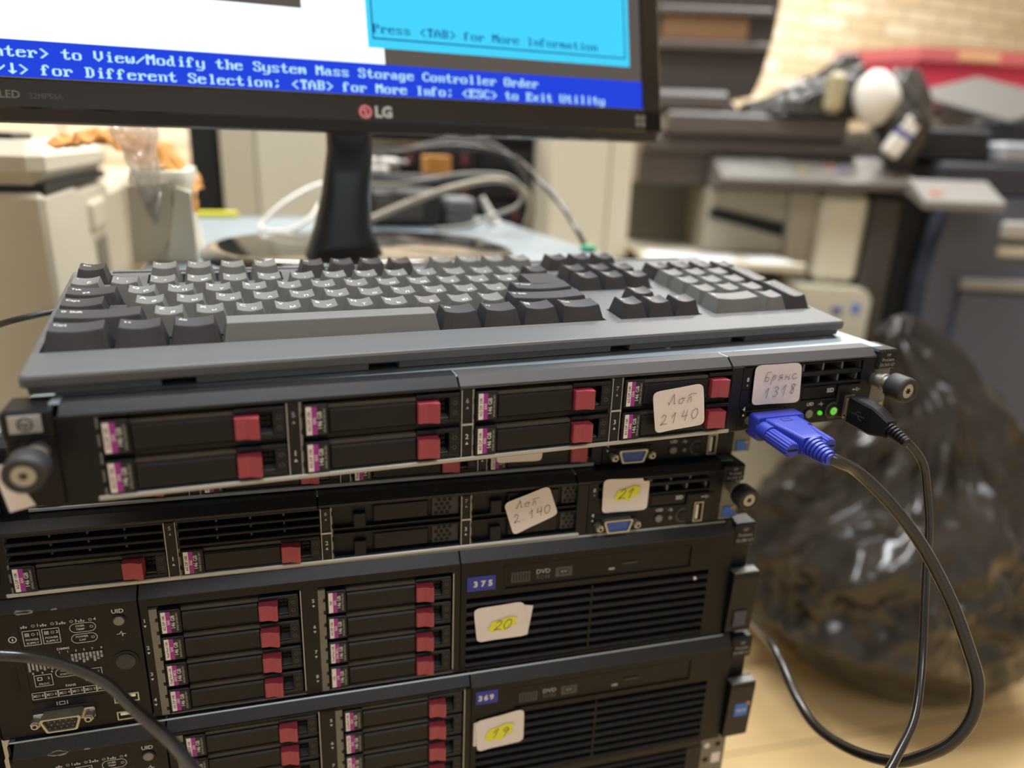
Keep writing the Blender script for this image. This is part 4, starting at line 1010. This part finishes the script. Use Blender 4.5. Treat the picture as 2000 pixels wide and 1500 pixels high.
    for t, cx, cy, cz, w, d in ((0, 160, 285, 172, 36, 18), (.3, 161, 296, 140, 36, 20), (.6, 159, 312, 105, 40, 24), (.8, 157, 324, 78, 48, 30), (1, 158, 336, 52, 70, 44)):
        n = 24; rings.append([(cx + w / 2 * math.copysign(abs(math.cos(a)) ** .7, math.cos(a)), cy + d / 2 * math.copysign(abs(math.sin(a)) ** .7, math.sin(a)), cz) for a in [2 * math.pi * k / n for k in range(n)]])
    q.loops(rings, M_MON, True); q.build('stand_neck', root)
    q = MB(); q.M = Mi; n = 48
    el = lambda k, z: [(186 + 146 * k * math.copysign(abs(math.cos(a)) ** .8, math.cos(a)), 408 + 118 * k * math.copysign(abs(math.sin(a)) ** .8, math.sin(a)), z) for a in [2 * math.pi * i / n for i in range(n)]]
    q.loops([el(.97, 43.2), el(1, 46), el(.98, 50), el(.9, 52.6), el(.4, 56)], M_MON, True); q.build('stand_base', root)
monitor()

# ------------------------------------------------------------------ left : beige copier and things behind the stack
def beige_copier():
    root = thing('beige_copier', 'tall beige office copier at the left edge beside the server stack', 'copier', -370, 760, FLOOR)
    F = -FLOOR
    def B(q, x0, x1, y0, y1, z0, z1, m, c=0): q.box(x0 + 370, x1 + 370, y0 - 760, y1 - 760, z0 + F, z1 + F, m, c)
    q = MB(); B(q, -640, -96, 488, 640, FLOOR, 90, M_BEIGE, 5); B(q, -640, -98, 634, 860, FLOOR, 84, M_BEIGE, 6); B(q, -640, -100, 855, 1500, FLOOR, 72, M_BEIGE3, 8); q.build('body', root)
    q = MB(); B(q, -640, -92, 484, 850, 97, 136, M_BEIGE, 13); B(q, -640, -96, 500, 840, 88, 98, M_DARK); q.build('lid', root)
    q = MB(); B(q, -560, -130, 560, 640, 136, 143, M_DARK, 2); q.build('lid_pad', root)
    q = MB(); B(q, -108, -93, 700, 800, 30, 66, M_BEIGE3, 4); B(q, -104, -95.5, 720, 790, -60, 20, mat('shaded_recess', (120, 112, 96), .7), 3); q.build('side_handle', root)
beige_copier()
def appliance():
    root = thing('cream_appliance', 'narrow cream machine standing on the top server lid, under the crumpled brown paper', 'machine', 13, 440, 43.4)
    q = MB(); n = 40
    def ring(z, k, dx): return [(25 * k * math.copysign(abs(math.cos(a)) ** .3, math.cos(a)) + dx, 68 * k * math.copysign(abs(math.sin(a)) ** .3, math.sin(a)), z) for a in [2 * math.pi * i / n for i in range(n)]]
    q.loops([ring(0, 1.04, 0), ring(16, 1.02, -1), ring(34, .92, -2), ring(50, .97, 0), ring(66, 1.0, 1), ring(74, .95, 1)], M_BEIGE2, True); q.build('body', root)
    q = MB(); q.prism([(-24, 0), (-6, 0), (12, 30), (8, 66), (-22, 62)], 1, -72, -60, M_BEIGE3); q.build('front_flap', root)
    q = MB(); q.prism([(2, 0), (26, 0), (25, 58), (14, 62)], 1, -74, -62, M_BEIGE2); q.build('side_wing', root)
appliance()
def crumple(name, label, cat, fn, nu, nv, m, origin, thick=0, group=None):
    q = MB(); vs = [fn(i / nu, j / nv) for j in range(nv + 1) for i in range(nu + 1)]
    q.add(vs, [[j * (nu + 1) + i, j * (nu + 1) + i + 1, (j + 1) * (nu + 1) + i + 1, (j + 1) * (nu + 1) + i] for j in range(nv) for i in range(nu)], m, False)
    o = q.build(name, origin=origin)
    if thick:
        md = o.modifiers.new('thickness', 'SOLIDIFY'); md.thickness = thick * S
    return tag(o, label, cat, group)
def kraft(s, t):
    x = -68 + 118 * s; y = 384 + 110 * t
    z = 138 - 6 * s + 7 * math.sin(s * 4) + 9 * noise.noise(Vector((s * 5, t * 4, 1))) + 6 * noise.noise(Vector((s * 13, t * 12, 5)))
    if s > .72: z -= (s - .72) * 90; x -= (s - .72) * 30
    if t < .2: z -= (.2 - t) * 105 * min(1, max(.12, (s - .35) * 4)) * (.85 + .7 * noise.noise(Vector((s * 5, 1, 4)))); y += (.2 - t) * 40
    return (x + 4 * noise.noise(Vector((s * 9, t * 9, 9))), y + 6 * noise.noise(Vector((s * 7, t * 7, 3))), z)
crumple('kraft_paper', 'crumpled orange-brown wrapping paper lying over the small cream machine at left', 'paper', kraft, 44, 34, M_KRAFT, (-14, 463, 130), .5)
def wrap(s, t):
    x = -16 + 34 * s + 5 * noise.noise(Vector((s * 4, t * 5, 2))) + 8 * t; z = 152 - 78 * t * (.75 + .25 * math.sin(s * 3.1))
    y = 366 - 3 * math.sin(t * 3) + 7 * noise.noise(Vector((s * 6, t * 8, 8))) + 4 * noise.noise(Vector((s * 17, t * 17, 8)))
    return (x + (.5 - s) * 22 * t, y, z)
crumple('plastic_wrap', 'clear wrinkled plastic film hanging down in front of the brown paper', 'plastic film', wrap, 30, 44, M_CLEAR, (-10, 392, 110), .2)

def boxthing(name, label, cat, x, y, z, parts, rz=0, group=None):
    root = thing(name, label, cat, x, y, z, rz, group)
    for pn, fn in parts:
        q = MB(); fn(q); q.build(pn, root)
    return root
# desk behind the stack
boxthing('desk', 'wooden desk behind the server stack, holding cream towers and cables', 'desk', 350, 1150, FLOOR, [
    ('desk_top', lambda q: q.box(-430, 425, -295, 350, 690, 720, M_DESK, 3)),
    ('leg', lambda q: q.box(-420, -380, -285, -245, 0, 690, M_CART, 2)), ('leg', lambda q: q.box(380, 420, -285, -245, 0, 690, M_CART, 2)),
    ('leg', lambda q: q.box(-420, -380, 300, 340, 0, 690, M_CART, 2)), ('leg', lambda q: q.box(380, 420, 300, 340, 0, 690, M_CART, 2))])
boxthing('computer_tower', 'wide cream computer tower behind the monitor stand, left of it', 'computer', 134, 1200, -60, [
    ('case', lambda q: q.box(-85, 85, -198, 200, 0, 400, M_BEIGE2, 3)),
    ('front_panel', lambda q: q.box(-85, -34, -206, -198, 2, 398, M_BEIGE3, 3)), ('door', lambda q: q.box(-30, 85, -205, -198, 2, 398, M_BEIGE2, 3))])
boxthing('computer_tower', 'cream computer tower with a vertical seam under the monitor right end', 'computer', 710, 1200, -60, [
    ('case', lambda q: q.box(-84, 84, -196, 200, 0, 410, M_BEIGE2, 3)),
    ('front_panel', lambda q: q.box(-84, 32, -206, -196, 2, 408, M_BEIGE2, 3)), ('side_strip', lambda q: q.box(37, 84, -204, -196, 2, 408, M_BEIGE2, 3))])
boxthing('computer_tower', 'black upright box in the dark gap between the cream towers', 'computer', 25, 1210, -60, [  # black box that fills the gap between the cream towers
    ('case', lambda q: q.box(-22, 20, -190, 190, 0, 380, M_DARK, 3)), ('front_panel', lambda q: q.box(-22, 20, -197, -190, 0, 380, M_DARK, 3))])
# far servers with red latches
for k in range(5):
    r = thing('rack_server', ['lowest far black server behind the loose cables', 'second far black server up, behind the loose cables', 'third far black server up, behind the loose cables', 'fourth far black server up, showing just under the monitor edge', 'topmost far black server, mostly hidden behind the monitor'][k], 'server', 448, 1210, -60 + 52 * k, 0, 'far servers on the desk')
    q = MB(); q.box(-165, 176, -120, 180, 0, 51, M_BLK, 2); q.build('chassis', r)
    for i in range(3):
        q = MB(); q.box(-160 + 112 * i, -54 + 112 * i, -126, -120, 6, 44, M_BLK2, 2); c = q.build('drive_carrier', r)
        q = MB(); q.box(-80 + 106 * i, -70 + 106 * i, -131, -125, 14, 34, mat('far_latch_red', (96, 40, 48), .5), 1.5); q.build('release_button', c)
boxthing('small_carton', 'tan cardboard carton on the black device under the right end of the monitor', 'box', 340, 740, 105.2, [('box', lambda q: q.box(-17, 17, -20, 20, 0, 26, M_KRAFT, 1))])
LIDZ = 43.1
boxthing('power_adapter', 'large black power adapter lying behind the monitor stand', 'adapter', 278, 665, LIDZ, [
    ('body', lambda q: q.box(-48, 48, -25, 40, 0, 46, mat('adapter_black', (46, 46, 44), .5), 5)), ('label_plate', lambda q: q.box(-40, 20, -26, -24, 10, 36, M_DGREY, .5))])
boxthing('power_adapter', 'small grey adapter box beside the large black adapter', 'adapter', 350, 660, LIDZ, [
    ('body', lambda q: q.box(-20, 20, -20, 30, 0, 37, mat('adapter_grey', (112, 112, 114), .5), 4)), ('rim', lambda q: q.box(-20.5, 20.5, -21, 31, 22, 25, M_DGREY, .6))])
boxthing('mains_plug', 'white mains plug beside the small grey adapter', 'plug', 400, 650, LIDZ, [
    ('body', lambda q: q.cyl((0, 0, 0), (-6, 0, 16), 10, M_WHITE, r1=7, n=20)), ('stem', lambda q: q.cyl((-6, 0, 16), (-18, 3, 38), 5, M_WHITE, r1=3.5, n=16))])
boxthing('device_box', 'black flat device standing behind the adapters under the white connectors', 'device', 285, 735, LIDZ, [
    ('body', lambda q: q.box(-60, 70, -20, 20, 0, 62, mat('device_black', (26, 26, 27), .5), 3)), ('front_plate', lambda q: q.box(-54, 64, -21.5, -19.5, 6, 56, mat('device_face', (40, 40, 40), .5), .5))])
boxthing('connector_block', 'upper white plug connector right of the monitor neck', 'connector', 264, 735, LIDZ + 73, [('body', lambda q: q.box(-24, 20, -10, 14, 0, 10, M_WHITE, 3)), ('boot', lambda q: q.cyl((20, 2, 5), (34, 2, 4), 3.6, M_GREYC, n=14))])
boxthing('connector_block', 'lower white plug connector right of the monitor neck', 'connector', 256, 730, LIDZ + 62.2, [('body', lambda q: q.box(-18, 14, -10, 14, 0, 10, M_WHITE, 3)), ('boot', lambda q: q.cyl((14, 2, 5), (28, 2, 4), 3.6, M_GREYC, n=14))])
def wire(label, pts, r, m, cat='cable'):
    q = MB(); q.tube(pts, r, m, 10); c = pts[len(pts) // 2]; tag(q.build('cable', origin=c), label, cat)
wire('thick beige cable rising to the right behind the monitor stand', [(205, 604, 48.5), (225, 602, 57), (272, 600, 77), (324, 600, 95), (378, 600, 106), (415, 602, 99), (440, 620, 70), (450, 700, 10), (455, 830, -54)], 4.0, M_BEIGEC)
wire('dark grey cable arching high over the beige cable', [(214, 830, -54), (216, 790, 90), (232, 700, 132), (273, 640, 137), (337, 622, 153), (392, 620, 145), (432, 622, 108), (450, 640, 60), (460, 720, 10), (465, 830, -54)], 3.4, mat('slate_cable', (76, 74, 72), .5))
wire('black cable running forward and down past the right cream tower to the green clip', [(250, 832, -54), (250, 800, 112), (256, 735, 126), (264, 640, 134), (325, 575, 146), (385, 545, 136), (397, 490, 113), (414, 455, 86), (418, 420, 64), (423, 408, 49)], 2.6, M_RUB)
wire('light grey looped cable right of the small grey adapter', [(300, 585, 46.2), (340, 582, 50), (378, 582, 64), (407, 582, 76), (413, 584, 95), (391, 586, 112), (337, 588, 113), (285, 590, 104), (262, 640, 96), (210, 700, 92), (196, 790, 80), (190, 840, -54)], 2.6, M_GREYC)
wire('white cable curving on the server lid left of the monitor neck', [(180, 800, 60), (182, 640, 108), (174, 600, 100), (149, 580, 92), (119, 560, 76), (96, 546, 56), (100, 538, 50), (125, 540, 50), (148, 550, 62), (166, 575, 80), (186, 620, 84), (196, 700, 70), (200, 790, 52)], 2.8, M_WHITE)
q = MB(); q.box(14, 70, 752, 770, 43.1, 50, mat('yellow_tape', (226, 220, 50), .6), 1); tag(q.build('tape_roll_strip', origin=(39, 747, 43.1)), 'bright yellow strip across the rear of the top server lid', 'strip')
q = MB(); q.box(418, 432, 396, 410, 43.2, 50, mat('green_plastic', (60, 170, 120), .5), 2); tag(q.build('cable_clip', origin=(425, 403, 43.2)), 'small green plastic clip on the lid edge before the right cream tower', 'clip')

# ------------------------------------------------------------------ right : copiers, bags, boxes (their fronts face the photographer)
H0 = .35103
def cam_frame(d, u):
    return (80.39 + math.sin(H0) * d + math.cos(H0) * u, -316.54 + math.cos(H0) * d - math.sin(H0) * u)
def placed(name, label, cat, d, u, z, rz=-H0):
    x, y = cam_frame(d, u); return thing(name, label, cat, x, y, z, rz)
def copier():
    root = placed('office_copier', 'large grey and cream copier with scanner and dark control panel, right of the monitor', 'copier', 1500, 500, FLOOR)
    F = -FLOOR
    def bx(q, u0, u1, y0, y1, z0, z1, m, c=0): q.box(u0 - 500, u1 - 500, y0, y1, z0 + F, z1 + F, m, c)
    def pr(q, P, y0, y1, m): q.prism([(u - 500, z + F) for u, z in P], 1, y0, y1, m)
    q = MB(); bx(q, 240, 700, 20, 560, FLOOR + 40, -110, M_BEIGE2, 10); bx(q, 240, 700, 240, 560, -110, 84, M_OLIVE); bx(q, 246, 768, 90, 560, 84, 152, M_DGREY, 4); bx(q, 612, 704, 6, 250, -96, 84, M_BEIGE2, 14); bx(q, 556, 616, 40, 250, -96, 84, mat('shaded_inner_cream', (170, 162, 146), .5), 6); q.build('body', root)  # inner cream is a darker copy, with its shade put into the colour
    q = MB(); pr(q, [(560, -400), (716, -400), (716, -120), (704, -102), (560, -98)], -40, 22, M_BEIGE2); q.box(640 - 500, 660 - 500, -41.5, -39, -150 + F, -138 + F, mat('blue_mark', (60, 80, 170), .5)); q.box(680 - 500, 696 - 500, -41.5, -39, -148 + F, -130 + F, mat('light_blue_mark', (90, 140, 220), .5)); q.build('paper_drawer', root)
    q = MB(); bx(q, 706, 772, 0, 300, FLOOR + 20, 84, mat('column_grey', (66, 62, 58), .5), 12); q.build('side_column', root)
    q = MB(); bx(q, 388, 557, 50, 250, -48, 82, mat('shaded_panel_olive', (158, 152, 136), .55), 5); pr(q, [(392, 24), (398, 44), (550, 17), (550, -11)], 46, 52, M_HOLE); bx(q, 250, 548, 120, 245, -70, -60, M_OLIVE, 2); q.build('output_slot', root)  # slot panel's olive tone holds the recess shading in its colour
    q = MB(); q.prism([(-30, 92 + F), (-30, 104 + F), (20, 84 + F)], 0, 392 - 500, 776 - 500, M_DGREY); q.prism([(20, 84 + F), (-30, 104 + F), (88, 148 + F), (88, 84 + F)], 0, 392 - 500, 776 - 500, mat('panel_face_grey', (128, 122, 116), .45))
    cp = q.build('control_panel', root)
    for u, y, c in ((560, 20, (200, 190, 100)), (620, 40, (214, 120, 70)), (644, 30, (110, 110, 190)), (470, 60, (150, 150, 145)), (520, 60, (160, 160, 150))):
        q = MB(); zz = 104 + (y + 30) * 44 / 118 + F; q.box(u - 508, u - 492, y - 6, y + 6, zz - 1, zz + 3.5, mat('panel_key_%d_%d_%d' % c, c, .5), 1); q.build('panel_button', cp)
    q = MB(); q.prism([(-16, 104 + F), (-16, 110.6 + F), (70, 142.4 + F), (70, 130 + F)], 0, 404 - 500, 540 - 500, mat('panel_screen_grey', (136, 134, 128), .4)); q.build('panel_display', cp)
    q = MB(); bx(q, 248, 690, 60, 560, 150, 182, M_DGREY, 6); bx(q, 288, 650, 44, 500, 184, 226, M_DGREY, 6); bx(q, 296, 642, 50, 70, 176, 188, M_DARK); q.build('scanner', root)
    q = MB(); bx(q, 248, 420, 80, 540, 226, 268, M_DGREY, 10); pr(q, [(400, 226), (416, 252), (444, 226)], 80, 500, M_DGREY); q.build('scanner_lid', root)
    q = MB(); bx(q, 250, 548, -110, 236, -62, -50, M_BEIGE2, 4); bx(q, 250, 548, -110, -100, -52, -44, M_BEIGE2, 3); q.build('output_tray', root)
    # tall document feeder with a curved front and an open mouth
    q = MB(); pr(q, [(244, 276), (472, 262), (486, 300), (500, 380), (510, 520), (244, 520)], 120, 420, mat('feeder_grey', (64, 58, 54), .5)); q.build('feeder', root)
    q = MB(); bx(q, 274, 446, 112, 122, 362, 410, mat('brown_tray', (128, 96, 66), .6), 3); bx(q, 262, 490, 104, 124, 344, 362, M_DGREY, 4); bx(q, 262, 490, 104, 124, 408, 424, M_DGREY, 4); q.build('feeder_mouth', root)
    return root
copier()
def sheet(label, u, d, z, w, l, rz):
    x, y = cam_frame(d, u); q = MB(); q.box(-w / 2, w / 2, -l / 2, l / 2, 0, 3, M_SHEET)
    o = q.build('paper_sheet'); o.location = (x * S, y * S, (z - FLOOR) * S); o.rotation_euler = (0, 0, rz); tag(o, label, 'paper')
sheet('white paper lying on the copier output tray, tucked toward its slot', 345, 1462, -49.8, 170, 110, -H0 - .12)
sheet('second white paper at the right of the copier output tray', 492, 1456, -49.8, 80, 80, -H0 + .25)

def copier2():
    root = placed('office_copier', 'blue-grey floor-standing copier at the right edge behind the bin bag', 'copier', 1470, 1010, FLOOR)
    F = -FLOOR
    def bx(q, u0, u1, y0, y1, z0, z1, m, c=0): q.box(u0 - 1010, u1 - 1010, y0, y1, z0 + F, z1 + F, m, c)
    q = MB(); q.prism([(862 - 1010, 30), (836 - 1010, 500), (826 - 1010, 700), (842 - 1010, 866), (1300 - 1010, 866), (1300 - 1010, 30)], 1, 0, 480, M_BLUGR); q.build('body', root)
    q = MB(); bx(q, 780, 880, 60, 420, FLOOR + 30, 84, M_DARK, 4); q.build('dark_gap_filler', root)  # dark box added so the gap between the two copiers reads black
    q = MB(); bx(q, 890, 1290, -14, 4, -420, -96, M_BLUGR, 6); bx(q, 884, 1290, -20, 4, -92, -70, mat('drawer_grip_grey', (150, 148, 146), .5), 4); q.build('drawer', root)
    q = MB(); bx(q, 850, 1290, -14, 4, -740, -430, M_BLUGR, 6); q.build('drawer', root)
    q = MB(); bx(q, 944, 1080, -12, 4, 10, 44, mat('handle_silver', (176, 172, 166), .5), 6); bx(q, 950, 1070, -6, 4, -26, -4, M_BEIGE3, 4); q.build('handle', root)
    q = MB(); bx(q, 818, 1300, 20, 470, 84, 150, mat('navy_grey_scanner', (50, 50, 58), .45), 8); q.build('scanner', root)
    q = MB(); q.prism([(-78, 66 + F), (-78, 80 + F), (-4, 116 + F), (-4, 90 + F)], 0, 746 - 1010, 896 - 1010, mat('side_panel_grey', (132, 128, 122), .45)); p = q.build('control_panel', root)
    q = MB(); q.box(766 - 1010, 788 - 1010, -58, -46, 86 + F, 96 + F, mat('orange_key', (226, 140, 80), .5), 1); q.build('panel_button', p)
    q = MB(); bx(q, 935, 1300, 30, 470, 150, 190, mat('lid_light_grey', (150, 152, 158), .5), 8); q.build('scanner_lid', root)
    q = MB(); bx(q, 790, 930, 60, 460, 148, 214, M_DARK, 8); q.build('paper_guide', root)
copier2()
def grey_scanner():
    root = placed('flatbed_scanner', 'dark scanner with pale grey textured lid tilted open, below the red box', 'scanner', 1700, 1010, 190.4)
    q = MB(); q.box(-70, 190, -100, 180, 0, 44, M_DARK, 5); q.build('base', root)
    q = MB(); q.M = Matrix.Translation((10, 0, 72)) @ Matrix.Rotation(.33, 4, 'X') @ Matrix.Rotation(.62, 4, 'Z'); q.box(-90, 200, -80, 150, 0, 10, mat('pale_lid_grey', (74, 71, 67), .6, vary=.15), 3); q.build('lid', root)
    q = MB(); q.prism([(-70, 44), (120, 44), (120, 108)], 0, -40, 160, M_DARK); q.build('hinge_block', root)
    return root
grey_scanner()
# shelf that carries the scanner and the red box by the wall
boxthing('side_table', 'low table by the brick wall carrying the red box', 'table', *cam_frame(2150, 1090), FLOOR, [
    ('table_top', lambda q: q.box(-320, 520, -110, 320, 1040, 1066, M_DARK, 3)), ('leg', lambda q: q.box(-290, -250, -100, -60, 0, 1040, M_DARK, 2)), ('leg', lambda q: q.box(370, 410, -100, -60, 0, 1040, M_DARK, 2)),
    ('leg', lambda q: q.box(-290, -250, 210, 250, 0, 1040, M_DARK, 2)), ('leg', lambda q: q.box(370, 410, 210, 250, 0, 1040, M_DARK, 2))], -H0)
def red_box():
    root = placed('red_box', 'red cardboard box with a lighter lid standing before the brick wall', 'box', 2065, 1012, 286.2, -H0 + .16)
    q = MB(); q.prism([(0, 0), (420, 0), (310, 240), (-112, 175)], 2, 0, 116, M_REDBOX); q.build('box', root)
    q = MB(); q.prism([(0, -9), (432, -9), (318, 250), (-124, 182)], 2, 110, 142, M_REDLID); q.build('lid', root)
    q = MB(); q.box(110, 230, -10.5, -8.5, 116, 136, mat('gold_print', (226, 178, 130), .5)); q.build('label', root)
red_box()

# bag with white packaging lying on the copier
def white_bag():
    x, y = cam_frame(1590, 560)
    root = thing('parts_bag', 'grey plastic bag stuffed with white parts, slumped over the copier scanner', 'bag', x, y, 226.3, -H0)
    q = MB(); nu, nv = 60, 44; vs = []
    for j in range(nv + 1):
        for i in range(nu + 1):
            a = math.pi * i / nu; t = j / nv
            hh = 16 + 92 * min(1, t * 1.25) ** 1.1 * (1 if t < .86 else 1 - (t - .86) * 4.5)
            r = 1 + .22 * noise.noise(Vector((math.cos(a) * 3, t * 5, 2))) + .1 * (1 - 2 * abs(noise.noise(Vector((a * 5, t * 10, 4)))))
            vs.append((-110 + 250 * t + 8 * noise.noise(Vector((a, t * 8, 6))), 20 + (40 + 40 * math.sin(math.pi * t)) * r * math.cos(a), max(.4, hh * r * abs(math.sin(a)) ** .7)))
    q.add(vs, [[j * (nu + 1) + i, j * (nu + 1) + i + 1, (j + 1) * (nu + 1) + i + 1, (j + 1) * (nu + 1) + i] for j in range(nv) for i in range(nu)], M_BAG2, True)
    q.build('bag_film', root)
    q = MB(); n = 28; rings = []
    for k in range(13):
        t = k / 12; r = 44 * math.sin(math.pi * (.03 + .94 * t)) ** .62
        rings.append([(114 + 3 * math.sin(t * 5) + r * math.cos(2 * math.pi * i / n) * (1 + .05 * math.sin(i * 1.7)), -84 + r * .6 * math.sin(2 * math.pi * i / n), -16 + 100 * t) for i in range(n)])
    q.loops(rings, M_WHITE, True); q.build('white_part', root)
    q = MB(); q.box(18, 52, -96, -66, 4, 78, mat('yellowed_plastic', (176, 166, 130), .5), 10); q.build('yellowed_part', root)
    q = MB(); q.M = Matrix.Translation((164, -100, -42)) @ Matrix.Rotation(.5, 4, 'Y'); q.box(-17, 17, -10, 10, -30, 46, M_WHITE, 4); q.box(-17.5, 17.5, -10.6, 10.6, 6, 20, mat('indigo_stripe', (70, 70, 150), .5), 2); q.build('striped_part', root)
    q = MB(); vs = []; nu, nv = 36, 36
    for j in range(nv + 1):
        for i in range(nu + 1):
            a = 2 * math.pi * i / nu; t = j / nv; r = (60 + 10 * math.sin(t * 4)) * (1 + .22 * noise.noise(Vector((math.cos(a) * 2, math.sin(a) * 2, t * 5)))) * (math.sin(math.pi * min(1, .06 + .9 * t)) ** .5)
            vs.append((176 + 22 * t + r * math.cos(a) * .8, -52 + r * math.sin(a) * .8, 92 - 196 * t))
    q.add(vs, [[j * (nu + 1) + i, j * (nu + 1) + i + 1, (j + 1) * (nu + 1) + i + 1, (j + 1) * (nu + 1) + i] for j in range(nv) for i in range(nu)], M_BAG2, True); q.build('bag_corner', root)
white_bag()

# big black bin bag on the floor
def bin_bag():
    x, y = cam_frame(1190, 700)
    root = thing('bin_bag', 'big shiny black bin bag slumped on the wooden floor at right', 'bag', x, y, FLOOR, -H0)
    q = MB(); nu, nv = 170, 140; vs = []
    # height fraction -> half width, sideways shift
    prof = [(0, .52, 70), (.03, .66, 66), (.1, .84, 48), (.22, 1.0, 14), (.4, 1.0, 0), (.55, .84, 30), (.68, .62, 44), (.8, .44, 30), (.9, .3, -10), (.96, .2, -45), (1, .03, -60)]
    def P(h):
        for a, b in zip(prof[:-1], prof[1:]):
            if a[0] <= h <= b[0]:
                t = (h - a[0]) / (b[0] - a[0]); return a[1] + (b[1] - a[1]) * t, a[2] + (b[2] - a[2]) * t
        return .03, -60
    for j in range(nv + 1):
        h = j / nv; w, sh = P(h)
        for i in range(nu):
            a = 2 * math.pi * i / nu; d = Vector((math.cos(a), math.sin(a), h * 2.0))
            n1 = noise.noise(d * 1.3 + Vector((7, 1, 3))); mid = min(1, max(0, (h - .12) / .15))
            rid = 0
            for k, (fr, am) in enumerate(((1.9, .16), (3.6, .12), (7.5, .045))):
                rid += am * ((1 - abs(noise.noise(d * fr + Vector((k * 9 + 1, 3, k)))) * 2.2) - .4)
            fold = .05 * math.sin(a * 11 + 5 * h + 2.5 * noise.noise(d * 1.5)) * max(0, h - .45) * 2
            r = w * (1 + .14 * n1 + rid * (.25 + .75 * mid) + fold)
            zz = h * 665 * (1 + .05 * noise.noise(Vector((math.cos(a) * 2, math.sin(a) * 2, 9)))) + 24 * noise.noise(d * 2.6) * mid
            vs.append((sh + 262 * r * math.cos(a), 195 * r * math.sin(a), max(0.5, zz)))
    fs = [[j * nu + i, j * nu + (i + 1) % nu, (j + 1) * nu + (i + 1) % nu, (j + 1) * nu + i] for j in range(nv) for i in range(nu)]
    fs.append(list(range(nu))[::-1]); fs.append([nv * nu + i for i in range(nu)])
    q.add(vs, fs, M_BAG, True); q.build('bag_body', root)
bin_bag()
boxthing('storage_box', 'plain cream box on the floor at far right behind the bin bag', 'box', *cam_frame(1330, 1130), FLOOR, [
    ('box', lambda q: q.box(-110, 200, 0, 96, 0, 300, M_BEIGE2, 4)), ('lid', lambda q: q.box(-116, 206, -5, 100, 300, 330, M_BEIGE3, 4))], -H0)

for p in protos: bpy.data.objects.remove(p)
